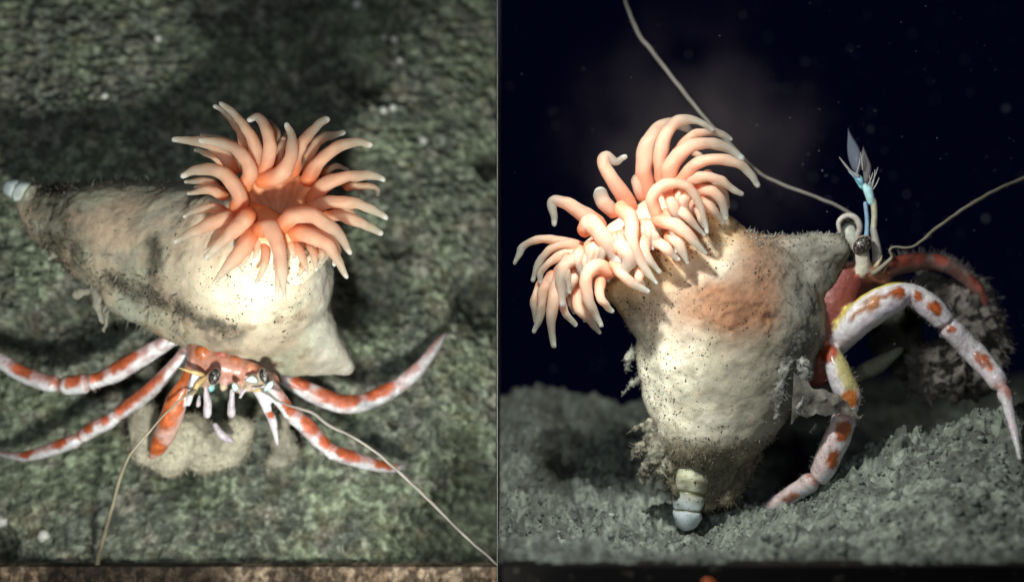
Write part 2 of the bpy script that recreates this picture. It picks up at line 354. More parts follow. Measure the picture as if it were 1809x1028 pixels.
# ---------------------------------------------------------------- fluff and hairs
def strands(m, pts, nrm, length, r, col, curl=0.5, flake=0.3, seed=0, droop=0.0):
    rg = random.Random(seed)
    for p, n in zip(pts, nrm):
        L = length*rg.uniform(0.35, 1.3); d = np.array(n)+np.array([rg.gauss(0, curl) for _ in range(3)]); d[2] -= droop
        d /= np.linalg.norm(d)+1e-6; q = np.array(p); ps = [q]
        for k in range(3):
            d = d+np.array([rg.gauss(0, curl*0.6) for _ in range(3)]); d[2] -= droop*0.5; d /= np.linalg.norm(d); q = q+d*L/3; ps.append(q)
        c = np.array(col)*rg.uniform(0.6, 1.15)
        w = r*0.38*rg.uniform(0.5, 1.5)*(3.0 if rg.random() < flake else 1.0)
        V, F, t, s = tube(ps, [w, w*0.9, w*0.6, w*0.25], 5, 4, flat=rg.uniform(0.25, 1), cap=False)
        m.add(V, F, c)
def scatter(V, nr, mask, n, seed=0):
    idx = np.where(mask)[0]; rg = np.random.RandomState(seed); idx = rg.choice(idx, min(n, len(idx)), replace=len(idx) < n)
    return V[idx], nr[idx]
def chain(m, rows, col, step=0.35, yscale=1.0):
    """rows: (px, py, y, r_px); filled with overlapping balls"""
    for a, b in zip(rows[:-1], rows[1:]):
        a = np.array(a, float); b = np.array(b, float)
        L = math.hypot(a[0]-b[0], a[1]-b[1]); n = max(1, int(L/(max(5, min(a[3], b[3]))*step)))
        for k in range(n+1):
            q = a+(b-a)*k/n; r = q[3]*K(q[2]); V, F = ball(P(q[0], q[1], q[2]), (r, r*yscale, r), 22, 14); m.add(V, F, col)
    return m

# ---------------------------------------------------------------- snail shells
def finish_shell(m, voxel, amp, colfn, smooth=6):
    V, F, nr, C = remesh(m, voxel, smooth)
    d = amp*fbm(V*1.6, 4, 71)+amp*0.28*fbm(V*5, 3, 73)+amp*0.2*fbm(V*14, 2, 75)
    V = V+nr*d[:, None]; c = colfn(V, nr, C); rg_ = np.clip((0.30-c[:, 1])/0.18, 0, 1); V = V+nr*(rg_*(0.05*fbm(V*9, 3, 77)+0.035*fbm(V*22, 2, 78)))[:, None]; return V, F, nr, c
def split_skin(V, F, nr, mask):
    out = []
    for want in (False, True):
        fs = [f for f in F if bool(mask[f[0]]) == want]; idx = sorted({i for f in fs for i in f}); mp = {i: k for k, i in enumerate(idx)}
        out.append((np.array(idx), [tuple(mp[i] for i in f) for f in fs]))
    return out
def pix(V):
    k = (CD+V[:, 1])/CD; return 880+(V[:, 0]-CX)*100/k, 514-V[:, 2]*100/k

m = Mesh(); base = (0.5, 0.46, 0.36)
chain(m, [(52, 350, 1.75, 29), (66, 372, 1.7, 33), (100, 385, 1.7, 58), (150, 398, 1.6, 76), (210, 415, 1.55, 98), (290, 442, 1.5, 122), (380, 468, 1.35, 150), (440, 495, 1.3, 150), (490, 550, 1.4, 90), (552, 605, 1.5, 52), (612, 648, 1.5, 18)], base, 0.22, 0.85)
chain(m, [(240, 500, 1.3, 66), (350, 560, 1.1, 62), (440, 596, 1.1, 55), (520, 625, 1.2, 42), (615, 652, 1.5, 12)], base, 0.3, 0.7)
chain(m, [(480, 530, 1.05, 92), (530, 580, 1.15, 62), (575, 622, 1.3, 36), (610, 645, 1.45, 16)], base, 0.15, 0.9)
chain(m, [(534, 490, 1.3, 42), (562, 575, 1.4, 30), (615, 642, 1.55, 13)], base, 0.3, 0.6)
chain(m, [(478, 455, 0.28, 92), (470, 468, 0.42, 112), (455, 485, 0.8, 135), (430, 495, 1.1, 150)], base, 0.15, 0.9)
chain(m, [(395, 405, 0.6, 80), (440, 425, 0.35, 84)], base, 0.2, 0.9)
chain(m, [(120, 440, 1.7, 30), (150, 475, 1.6, 26), (230, 512, 1.2, 28), (300, 560, 1.0, 24), (345, 588, 0.9, 18)], base, 0.3)
def colL(V, nr, C):
    x, y = pix(V); n1 = ss(fbm(V*1.1, 4, 81), -0.3, 0.35); n2 = ss(fbm(V*2.4, 4, 83), -0.05, 0.4); n3 = ss(fbm(V*7, 3, 85), 0.0, 0.45)
    c = mix((0.33, 0.345, 0.255), (0.43, 0.375, 0.27), n1)
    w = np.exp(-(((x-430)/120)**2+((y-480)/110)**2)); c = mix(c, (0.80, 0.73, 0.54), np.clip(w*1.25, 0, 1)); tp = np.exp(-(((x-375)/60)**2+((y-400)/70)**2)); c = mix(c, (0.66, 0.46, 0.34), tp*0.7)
    gr = ss(fbm(V*1.5, 3, 87), 0.05, 0.35); c = mix(c, (0.34, 0.37, 0.30), gr*0.6*(1-w))
    # the grimy old whorls and the crease above the mouth
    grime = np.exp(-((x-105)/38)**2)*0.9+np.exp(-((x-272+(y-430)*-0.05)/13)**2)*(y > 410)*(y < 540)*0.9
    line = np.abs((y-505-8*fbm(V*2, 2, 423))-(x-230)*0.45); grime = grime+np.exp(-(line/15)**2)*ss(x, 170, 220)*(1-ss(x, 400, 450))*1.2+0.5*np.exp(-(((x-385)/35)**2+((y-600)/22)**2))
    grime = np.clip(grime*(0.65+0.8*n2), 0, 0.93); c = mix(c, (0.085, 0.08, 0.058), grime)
    c = mix(c, (0.16, 0.14, 0.10), 0.5*n3*n2*(1-w))
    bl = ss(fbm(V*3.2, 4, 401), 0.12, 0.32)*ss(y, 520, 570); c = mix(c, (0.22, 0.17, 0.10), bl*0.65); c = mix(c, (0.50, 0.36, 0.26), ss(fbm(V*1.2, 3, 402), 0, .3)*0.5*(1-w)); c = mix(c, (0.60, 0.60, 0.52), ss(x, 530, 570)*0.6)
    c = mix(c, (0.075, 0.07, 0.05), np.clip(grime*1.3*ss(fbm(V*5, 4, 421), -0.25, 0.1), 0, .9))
    tip = 0*x; band = 0.5+0.5*np.cos((x*0.93+y*0.35-8)/19*2*math.pi)
    c = mix(c, mix((0.66, 0.84, 0.88), (0.34, 0.38, 0.20), ss(band, 0.75, 0.95)), tip)
    spk = np.clip(0.45*w+0.05+0.35*grime, 0, 1)*(0.1+1.2*ss(fbm(V*2.3, 4, 89), -0.05, 0.3))
    return np.hstack([c, spk[:, None]])
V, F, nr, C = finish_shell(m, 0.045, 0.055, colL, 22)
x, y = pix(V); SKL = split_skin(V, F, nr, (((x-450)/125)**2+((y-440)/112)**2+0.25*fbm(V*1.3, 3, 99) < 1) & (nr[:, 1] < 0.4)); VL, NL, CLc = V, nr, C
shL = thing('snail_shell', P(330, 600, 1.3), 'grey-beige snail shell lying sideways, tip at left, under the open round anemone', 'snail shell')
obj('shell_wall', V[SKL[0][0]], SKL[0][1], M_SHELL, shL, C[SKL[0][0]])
# (a child of its own: the ragged growth hanging from the shell)
x, y = pix(V); fl = Mesh()
lower = (nr[:, 2] < -0.1) & (x < 330); p_, n_ = scatter(V, nr, lower & (nr[:, 1] < 0.6), 420, 1); strands(fl, p_, n_, 0.16, 0.012, (0.36, 0.35, 0.27), 0.6, 0.3, 1, 0.3)
p_, n_ = scatter(V, nr, (x < 130) & (x > 50), 350, 2); strands(fl, p_, n_, 0.06, 0.012, (0.3, 0.28, 0.2), 0.7, 0.3, 2)
p_, n_ = scatter(V, nr, (nr[:, 2] > 0.75) & (x < 300), 150, 3); strands(fl, p_, n_, 0.16, 0.010, (0.26, 0.25, 0.22), 0.5, 0.3, 3)
p_, n_ = scatter(V, nr, (np.abs((y-508)-(x-230)*0.42) < 20) & (x > 150) & (x < 420) & (nr[:, 1] < 0), 300, 4); strands(fl, p_, n_, 0.06, 0.012, (0.30, 0.29, 0.22), 0.8, 0.4, 4, 0.2)
for (a, b, w) in (((165, 500), (178, 570), 7), ((195, 520), (188, 560), 6), ((150, 515), (132, 520), 8), ((95, 440), (88, 458), 8), ((178, 540), (186, 585), 5), ((56, 380), (75, 405), 7)):
    p0, p1 = P(*a, 1.4), P(*b, 1.3); V2, F2, t, s = tube([p0, (p0+p1)/2+RNG.randn(3)*0.04, p1], [w*0.011, w*0.012, w*0.004], 12, 8); V2 = V2+0.05*np.stack([vn(V2*9, k) for k in (1, 2, 3)], 1); fl.add(V2, F2, (0.42, 0.41, 0.33))
tag(objm('growth', fl, M_FLUFF, shL), kind='stuff')

m = Mesh()
chain(m, [(1226, 856, 0.2, 24), (1236, 820, 0.1, 46), (1243, 775, 0.1, 74), (1258, 738, 0.1, 102), (1275, 690, 0.15, 122), (1290, 620, 0.2, 150), (1300, 565, 0.2, 160), (1340, 520, 0.2, 102), (1388, 508, 0.2, 80), (1424, 482, 0.15, 60), (1458, 456, 0.1, 36)], base, 0.22, 0.8)
chain(m, [(1330, 455, 0.2, 38), (1400, 448, 0.1, 34), (1450, 446, 0.0, 32), (1474, 440, -0.05, 26)], (0.42, 0.42, 0.35), 0.25)
chain(m, [(1385, 540, 0.1, 66), (1385, 620, 0.1, 52), (1365, 690, 0.1, 48), (1335, 750, 0.15, 38)], (0.3, 0.29, 0.25), 0.25)
chain(m, [(1150, 620, 0.2, 30), (1160, 700, 0.2, 26), (1180, 750, 0.2, 22)], base, 0.3)
chain(m, [(1270, 800, 0.15, 46), (1262, 850, 0.2, 34), (1250, 885, 0.25, 22)], (0.16, 0.14, 0.1), 0.25)
chain(m, [(1270, 500, 0.2, 100), (1225, 470, 0.05, 84), (1180, 430, 0.0, 66)], base, 0.2, 0.85)
chain(m, [(1240, 560, 0.1, 112), (1180, 520, 0.05, 70), (1130, 480, 0.0, 56), (1090, 500, 0, 38)], base, 0.2, 0.8)
chain(m, [(1290, 470, 0.1, 70), (1255, 410, 0.0, 46), (1215, 380, 0, 42)], base, 0.2, 0.85)
chain(m, [(1150, 560, 0.2, 46), (1110, 535, 0.1, 24), (1085, 520, 0.05, 16)], base, 0.2, 0.9)
def colR(V, nr, C):
    x, y = pix(V); n1 = ss(fbm(V*1.3, 4, 91), -0.3, 0.35); n2 = ss(fbm(V*3, 4, 93), -0.1, 0.4)
    c = mix((0.50, 0.48, 0.36), (0.62, 0.60, 0.48), n1)
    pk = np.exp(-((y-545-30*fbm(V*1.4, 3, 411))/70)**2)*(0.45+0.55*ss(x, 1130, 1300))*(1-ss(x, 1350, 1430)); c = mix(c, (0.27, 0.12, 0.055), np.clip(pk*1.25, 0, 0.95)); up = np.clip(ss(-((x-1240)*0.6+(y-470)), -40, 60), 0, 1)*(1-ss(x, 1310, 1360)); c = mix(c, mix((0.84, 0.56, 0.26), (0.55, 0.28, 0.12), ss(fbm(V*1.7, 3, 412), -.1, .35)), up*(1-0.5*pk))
    c = mix(c, (0.78, 0.76, 0.60), np.exp(-(((x-1180)/55)**2+((y-680)/90)**2))*0.9)
    c = mix(c, (0.30, 0.26, 0.17), ss(fbm(V*2.6, 4, 405), 0.05, 0.3)*0.45*(1-pk)); c = mix(c, (0.80, 0.76, 0.62), ss(fbm(V*6, 3, 406), 0.1, 0.35)*0.35*(1-pk))
    c = mix(c, (0.34, 0.32, 0.25), ss(x+0.25*(y-600)+40*fbm(V*1.2, 3, 414), 1230, 1380)*0.75*(1-0.7*pk)*ss(y, 560, 620))  # light falloff painted in: shell colour darkens towards the lower right
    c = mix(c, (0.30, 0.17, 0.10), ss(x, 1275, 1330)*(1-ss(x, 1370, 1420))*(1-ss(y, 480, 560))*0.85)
    rt = ss(x, 1340, 1420); c = mix(c, mix((0.15, 0.15, 0.125), (0.30, 0.30, 0.25), n2), rt*0.92)  # grey mucus band, lowered further to paint in the light falloff
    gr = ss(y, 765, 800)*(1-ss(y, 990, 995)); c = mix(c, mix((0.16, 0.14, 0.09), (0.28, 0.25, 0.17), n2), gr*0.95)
    tip = 0*x; C = C*0.5; tip_ = np.clip(C[:, 1]-0.62, 0, 0.1)*10*(C[:, 1] > 0.7); tip = 0*x
    c = mix(c, mix((0.60, 0.75, 0.72), (0.42, 0.46, 0.24), ss(np.cos((y-912)/27*2*math.pi), -0.2, -0.7)*(y < 900)), tip)
    spk = (0.10+0.5*np.exp(-(((x-1165)/50)**2+((y-640)/110)**2))+0.15*pk+0.7*up)*(0.3+ss(fbm(V*2.8, 4, 97), 0.0, 0.25)*1.6)
    return np.hstack([c, np.clip(spk, 0, 1)[:, None]])
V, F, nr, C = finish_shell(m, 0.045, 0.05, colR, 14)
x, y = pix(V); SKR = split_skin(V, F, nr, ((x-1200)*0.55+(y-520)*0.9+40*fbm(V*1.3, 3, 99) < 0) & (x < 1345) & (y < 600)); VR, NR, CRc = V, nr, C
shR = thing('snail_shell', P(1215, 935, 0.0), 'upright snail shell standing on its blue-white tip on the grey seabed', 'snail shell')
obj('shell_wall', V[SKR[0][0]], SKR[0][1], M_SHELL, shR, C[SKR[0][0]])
x, y = pix(V); fl = Mesh()
p_, n_ = scatter(V, nr, (y > 770) & (nr[:, 1] < 0.3) & ~((x < 1240) & (y > 825)), 900, 5); strands(fl, p_, n_, 0.07, 0.012, (0.30, 0.27, 0.19), 0.8, 0.35, 5, 0.2)
p_, n_ = scatter(V, nr, (x > 1350) & (nr[:, 1] < 0.3), 450, 6); strands(fl, p_, n_, 0.05, 0.010, (0.38, 0.38, 0.33), 0.8, 0.5, 6)
p_, n_ = scatter(V, nr, (y < 440) & (x > 1320) & (nr[:, 2] > 0.2), 350, 7); strands(fl, p_, n_, 0.09, 0.012, (0.52, 0.52, 0.45), 0.6, 0.4, 7)
p_, n_ = scatter(V, nr, (x < 1165) & (y > 560), 160, 8); strands(fl, p_, n_, 0.10, 0.008, (0.34, 0.33, 0.27), 0.6, 0.2, 8)
tag(objm('growth', fl, M_FLUFF, shR), kind='stuff')
# ragged lumps of silt clinging to the shell (one part each)
def apex(parent, rows, whorls, hi, lo, groove):
    n = 120; a = catmull([list(P(p, q, y))+[w*0.5*K(y)] for p, q, y, w in rows], n) if False else None
    q = np.array([list(P(p, b, y))+[w*0.5*K(y)] for p, b, y, w in rows]); tt = np.linspace(0, 1, n)
    u = np.linspace(0, 1, len(q)); c = np.stack([np.interp(tt, u, q[:, k]) for k in range(4)], 1)
    ph = tt*whorls+0.45; f = ph-np.floor(ph); R = c[:, 3]*(0.86+0.15*np.sqrt(np.clip(4*f*(1-f), 0, 1)))
    V, F, t, s = tube(c[:, :3], R, n, 26); ph = t*whorls+0.45; f = ph-np.floor(ph); g = np.abs(f-0.5)*2
    C = mix(hi, lo, ss(t, 0.15, 0.75)); C = mix(C, groove, ss(g, 0.72, 0.98)*(t > 0.03)); C = mix(C, (0.20, 0.17, 0.10), ss(fbm(V*6, 4, 301), -0.1, 0.15)*ss(t, 0.25, 0.8)*0.9)
    C *= (0.85+0.3*fbm(V*8, 2, 303))[:, None]; V = V+0.02*np.stack([vn(V*6, k) for k in (1, 2, 3)], 1)
    return obj('shell_tip', V, F, M_TIP, parent, np.hstack([C, np.full((len(C), 1), 0.12)]))
M_TIP = mat('pearly_tip', rough=0.3, sss=0.5, sss_scale=0.15, spec=0.5, bump=0.15, bscale=10, speckle=1.0, spk_scale=14)
apex(shL, [(22, 333, 1.7, 34), (34, 338, 1.7, 42), (50, 346, 1.7, 50), (68, 356, 1.7, 56), (90, 368, 1.7, 62)], 3.2, (0.70, 0.82, 0.84), (0.66, 0.68, 0.52), (0.22, 0.26, 0.13))
apex(shR, [(1214, 912, 0.0, 50), (1215, 897, 0, 53), (1218, 872, 0, 58), (1224, 842, 0, 66), (1234, 812, .1, 72)], 2.9, (0.72, 0.83, 0.86), (0.66, 0.68, 0.48), (0.24, 0.26, 0.12))
def silt_lump(rows, parent, seed, hair=200, hl=0.09, col=(0.36, 0.35, 0.27), y=0.1, name='silt_clump'):
    m = Mesh(); chain(m, [(a, b, y+random.uniform(-.1, .1), r) for a, b, r in rows], col, 0.35, 0.8)
    V, F, nr, C = remesh(m, 0.028, 1); V = V+nr*(0.10*fbm(V*5, 4, seed)+0.03*fbm(V*17, 2, seed+3))[:, None]
    C = np.array(col)*(0.55+0.8*ss(fbm(V*7, 3, seed+5), -0.3, 0.4))[:, None]
    f = Mesh(); f.add(V, F, C); p_, n_ = scatter(V, nr, nr[:, 1] < 0.5, hair, seed); strands(f, p_, n_, hl, 0.009, col, 0.8, 0.35, seed, 0.2)
    return objm(name, f, M_FLUFF, parent)
silt_lump([(1150, 755, 12), (1160, 790, 16), (1145, 825, 14), (1135, 850, 7)], shR, 101)
silt_lump([(1150, 780, 14), (1120, 800, 10)], shR, 102, 160)
silt_lump([(1165, 755, 10), (1130, 752, 7), (1116, 760, 4)], shR, 103, 120)
silt_lump([(1185, 800, 16), (1170, 830, 12)], shR, 104, 200)
silt_lump([(1128, 670, 6), (1108, 686, 4), (1098, 700, 2)], shR, 105, 70, 0.07, (0.3, 0.31, 0.26))
silt_lump([(1120, 620, 8), (1108, 640, 9), (1106, 652, 5)], shR, 106, 80, 0.07, (0.3, 0.31, 0.26))
silt_lump([(1290, 830, 34), (1320, 800, 26), (1280, 870, 24)], shR, 107, 500, 0.14, (0.26, 0.23, 0.16), 0.2)
silt_lump([(1196, 826, 13), (1190, 850, 11), (1192, 872, 6)], shR, 111, 160, 0.08, (0.30, 0.28, 0.2), -0.1)
silt_lump([(1250, 820, 14), (1252, 850, 12), (1246, 878, 8)], shR, 112, 160, 0.08, (0.28, 0.25, 0.18), -0.1)
silt_lump([(1222, 806, 14), (1240, 800, 10)], shR, 113, 120, 0.08, (0.24, 0.21, 0.15), -0.25)
silt_lump([(1418, 640, 10), (1422, 690, 8), (1408, 720, 5)], shR, 108, 200, 0.1, (0.45, 0.46, 0.42), -0.7)
silt_lump([(1390, 640, 12), (1380, 690, 10), (1372, 735, 6)], shR, 109, 220, 0.1, (0.34, 0.35, 0.31), -0.75)
silt_lump([(1440, 750, 4), (1432, 764, 4)], shR, 110, 30, 0.05, (0.45, 0.46, 0.42), -0.6)
# thin torn membrane stretched from the shell to the lower leg
def sheet(rows, y0, y1, col, name, parent, matl, th=0.012, amp=0.05, seed=5, n=26):
    top, bot = rows; A = catmull([P(*p, 0) for p in top], n); B = catmull([P(*p, 0) for p in bot], n); V = []
    for sgn in (1, -1):
        for i in range(n):
            for j in range(9):
                v = A[i]*(1-j/8)+B[i]*j/8; v[1] = y0+(y1-y0)*i/(n-1)+sgn*th*0.5*(0 if j in (0, 8) or i in (0, n-1) else 1); V.append(v.copy())
    V = np.array(V); V[:, 1] += amp*np.tile(fbm(V[:n*9]*3, 3, seed), 2); V[:, 2] += 1.0*amp*np.tile(fbm(V[:n*9]*6, 2, seed+1), 2)
    f1 = [(i*9+j, (i+1)*9+j, (i+1)*9+j+1, i*9+j+1) for i in range(n-1) for j in range(8)]
    F = f1+[tuple(k+n*9 for k in f[::-1]) for f in f1]
    return obj(name, V, F, matl, parent, np.repeat(np.array(col)[None], len(V), 0)*(0.7+0.6*ss(fbm(V*6, 3, seed+2), -.3, .4))[:, None])
sheet(([(1388, 655), (1425, 682), (1468, 692), (1500, 722)], [(1384, 736), (1425, 732), (1470, 718), (1508, 735)]), -0.75, -0.85, (0.34, 0.33, 0.28), 'torn_membrane', shR, M_SHRED, amp=0.16)

# ---------------------------------------------------------------- sea anemones
def tentacle(parent, pts, w0, w1, yb, yt, conv, cols, bulge=0.12, n=34, twist=0.0):
    q = [conv(*p) for p in pts]; m_ = len(q); ps = []; rs = []
    seglen = np.concatenate([[0], np.cumsum([math.hypot(q[i+1][0]-q[i][0], q[i+1][1]-q[i][1]) for i in range(m_-1)])]); seglen /= seglen[-1]
    for (a, b), t in zip(q, seglen):
        y = yb+(yt-yb)*t-bulge*math.sin(math.pi*min(1, t*1.1)); ps.append(P(a, b, y)); rs.append(0)
    ss_ = w0*0.5; se = w1*0.5
    for i, t in enumerate(seglen):
        r = ss_*(1-t)**0.72+se*(1-(1-t)**0.72)+ss_*0.06*math.sin(math.pi*t)
        rs[i] = r*K(ps[i][1])
    V, F, t, s = tube(ps, rs, n, 16)
    V = V+0.020*np.stack([vn(V*6, k) for k in (4, 5, 6)], 1)
    c0, c1, c2 = [np.array(c) for c in cols]
    C = mix(c0, c1, ss(t, 0.0, 0.30)); C = mix(C, c2, ss(t, 0.35, 0.9)); C = mix(C, (0.92, 0.90, 0.86), ss(t, 0.96, 1.0)*0.6)
    C *= (0.92+0.2*fbm(V*5, 3, 8))[:, None]; al = 1-0.48*ss(t, 0.3, 0.75)*(1-ss(t, .93, 1))
    return obj('tentacle', V, F, M_TENT, parent, np.hstack([C, al[:, None]]))
k1 = 1190/440.0
convL = lambda a, b: (280+a/k1, 160+b/k1)
TL = [
 ([(470,265),(462,215),(445,190)],50,30,-.1,.1), ([(420,300),(400,225),(370,165),(320,110),(272,78)],50,20,-.35,-.2),
 ([(370,262),(290,225),(205,212)],34,14,-.2,0), ([(575,300),(560,200),(528,145)],50,26,-.3,-.1),
 ([(560,350),(590,270),(612,205)],56,20,-.45,-.3), ([(690,370),(740,270),(800,220),(885,203)],66,24,-.35,-.1),
 ([(790,400),(850,362),(898,380)],36,20,-.1,.1), ([(900,465),(955,455),(1035,465),(1050,500)],38,22,-.1,.1),
 ([(890,455),(945,465),(968,498)],34,20,-.05,.15), ([(850,560),(915,575),(935,602)],40,28,-.3,-.1),
 ([(460,385),(468,300),(430,200),(370,120),(300,68)],72,22,-.7,-.75), ([(480,400),(525,330),(530,240),(505,165),(470,125),(440,138)],82,26,-.7,-.8),
 ([(500,425),(580,405),(630,325),(640,230),(612,166)],92,26,-.75,-.95), ([(645,385),(680,270),(735,190),(805,135)],66,28,-.6,-.5),
 ([(715,430),(765,345),(850,275),(940,248),(1012,258)],78,26,-.7,-.6), ([(735,515),(800,450),(900,412),(1000,408),(1074,424)],78,28,-.8,-.7),
 ([(800,600),(880,600),(970,635),(1064,680)],68,26,-.85,-.8), ([(715,575),(800,537),(900,535),(1000,560),(1087,608)],74,24,-.95,-1.0),
 ([(310,350),(262,310),(175,286)],44,18,-.4,-.3), ([(350,380),(312,310),(225,248),(68,234)],72,20,-.6,-.6),
 ([(410,455),(437,390),(400,310),(320,257),(203,236)],82,24,-.85,-.9), ([(270,455),(215,432),(132,440)],46,16,-.5,-.5),
 ([(310,500),(240,475),(145,490)],54,16,-.6,-.7), ([(300,475),(230,455),(175,462)],44,14,-.5,-.5), ([(380,560),(388,500),(340,420),(270,382),(190,378),(116,408)],88,26,-.95,-1.0),
 ([(305,575),(235,560),(125,600)],60,18,-.7,-.85), ([(355,600),(285,620),(185,668),(82,722)],84,20,-.95,-1.2),
 ([(300,690),(268,720),(225,770)],40,10,-.9,-1.0), ([(440,735),(420,785),(393,832)],48,16,-1.0,-1.15),
 ([(425,600),(390,640),(310,715),(228,795)],92,18,-1.2,-1.35), ([(440,690),(400,760),(335,840),(265,920)],92,18,-1.25,-1.4),
 ([(515,740),(508,820),(470,925)],50,14,-1.1,-1.25), ([(690,815),(683,850),(668,882)],34,14,-1.0,-1.1),
 ([(770,750),(782,780),(775,812)],40,22,-.9,-1.0), ([(718,730),(745,790),(756,850)],48,18,-1.0,-1.15), ([(655,735),(690,800),(712,870)],56,14,-1.15,-1.3),
 ([(720,665),(800,695),(850,760),(840,832)],82,22,-1.1,-1.2), ([(650,680),(715,690),(810,742),(860,820),(897,892)],88,20,-1.25,-1.35),
 ([(570,720),(572,850),(568,968)],56,20,-1.2,-1.3), ([(492,660),(535,655),(572,750),(592,870),(600,990)],92,18,-1.35,-1.5),
 ([(585,655),(640,600),(730,598),(825,655),(880,715),(912,775)],94,20,-1.3,-1.45),
 ([(590,250),(600,230),(605,200)],30,14,-.4,-.2), ([(330,640),(290,680),(240,740)],60,14,-.9,-1.0),
 ([(640,390),(660,360),(690,330)],60,40,-.5,-.4),([(700,470),(740,400),(790,350)],60,36,-.55,-.4),
 ([(400,370),(380,330),(340,280)],60,26,-.5,-.4),([(620,700),(640,760),(650,800)],54,14,-1.1,-1.2),([(480,700),(470,760),(455,800)],44,14,-1.05,-1.15),
]
colsL = ((0.88, 0.29, 0.12), (0.94, 0.57, 0.39), (0.88, 0.76, 0.62))
anL = thing('sea_anemone', P(440, 560, 0.4), 'open round salmon-pink anemone with a brown-orange mouth hollow, on the reclining shell', 'sea anemone')
m = Mesh(); cc = P(487, 362, -0.95); ax = np.array([0.0, -0.80, 0.60]); ax /= np.linalg.norm(ax); e1 = np.array([1, 0, 0.0]); e2 = np.cross(ax, e1)
prof = [(0.02, -0.42), (0.14, -0.40), (0.28, -0.30), (0.42, -0.10), (0.55, 0.06), (0.66, 0.10), (0.76, 0.02), (0.80, -0.2), (0.82, -0.5), (0.86, -0.8), (0.86, -1.2), (0.5, -1.3), (0.02, -1.32)]
pr = catmull([(a, b, 0) for a, b in prof], 60); V = []; Cc = []; seg = 60
for (r, h, _) in pr:
    for j in range(seg):
        a = 2*math.pi*j/seg; lob = 1+0.05*math.sin(5*a+1)*(r > 0.3)
        V.append(cc+ax*h+(e1*math.cos(a)+e2*math.sin(a))*max(r, 0.01)*lob)
for i, (r, h, _) in enumerate(pr):
    t = i/59
    c = np.array((0.36, 0.15, 0.08))*(1-min(1, t*2.4))+np.array((0.80, 0.34, 0.16))*min(1, t*2.4)
    for j in range(seg): Cc.append((*(c*(1+0.16*math.sin(2*math.pi*j/seg*17)*(t < 0.45)+0.08*math.sin(2*math.pi*j/seg*5))), 0.0))
F = [(i*seg+j, i*seg+(j+1) % seg, (i+1)*seg+(j+1) % seg, (i+1)*seg+j) for i in range(59) for j in range(seg)]+[tuple(range(seg))[::-1], tuple(59*seg+j for j in range(seg))]
m.add(V, F, np.array(Cc))
V, F, nr, C = remesh(m, 0.04, 3); V = V+nr*(0.02*fbm(V*2.5, 3, 111)+0.006*fbm(V*12, 2, 113))[:, None]
x, y = pix(V); cup = np.clip((0.60-C[:, 1])/0.2, 0, 1)
out = ss(-((V-cc)@ax), -0.02, 0.28)*ss(np.linalg.norm((V-cc)-((V-cc)@ax)[:, None]*ax, axis=1), .62, .7); c2 = mix((0.84, 0.50, 0.30), (0.84, 0.74, 0.54), out)
C3 = mix(c2, C[:, :3], ss(cup, 0.0, 0.6))
bm_ = Mesh(); bm_.add(V, F, np.hstack([C3*(1-out)[:, None]+np.array((0.84, 0.74, 0.54))*out[:, None], (out*0.35)[:, None]])); bm_.add(VL[SKL[1][0]], SKL[1][1], CLc[SKL[1][0]])
V, F, t, s_ = tube([cc+np.array(v) for v in ((-.42, .15, -.05), (-.30, -.02, -.16), (-.10, -.08, -.25), (.10, -.05, -.30))], [.10, .17, .17, .10], 24, 16); bm_.add(V, F, (0.74, 0.24, 0.09))
objm('body', bm_, M_COLUMN, anL)
for a in TL: tentacle(anL, a[0], a[1]*0.35, a[2]*0.385, a[3]-0.1, a[4]-0.1, convL, colsL)

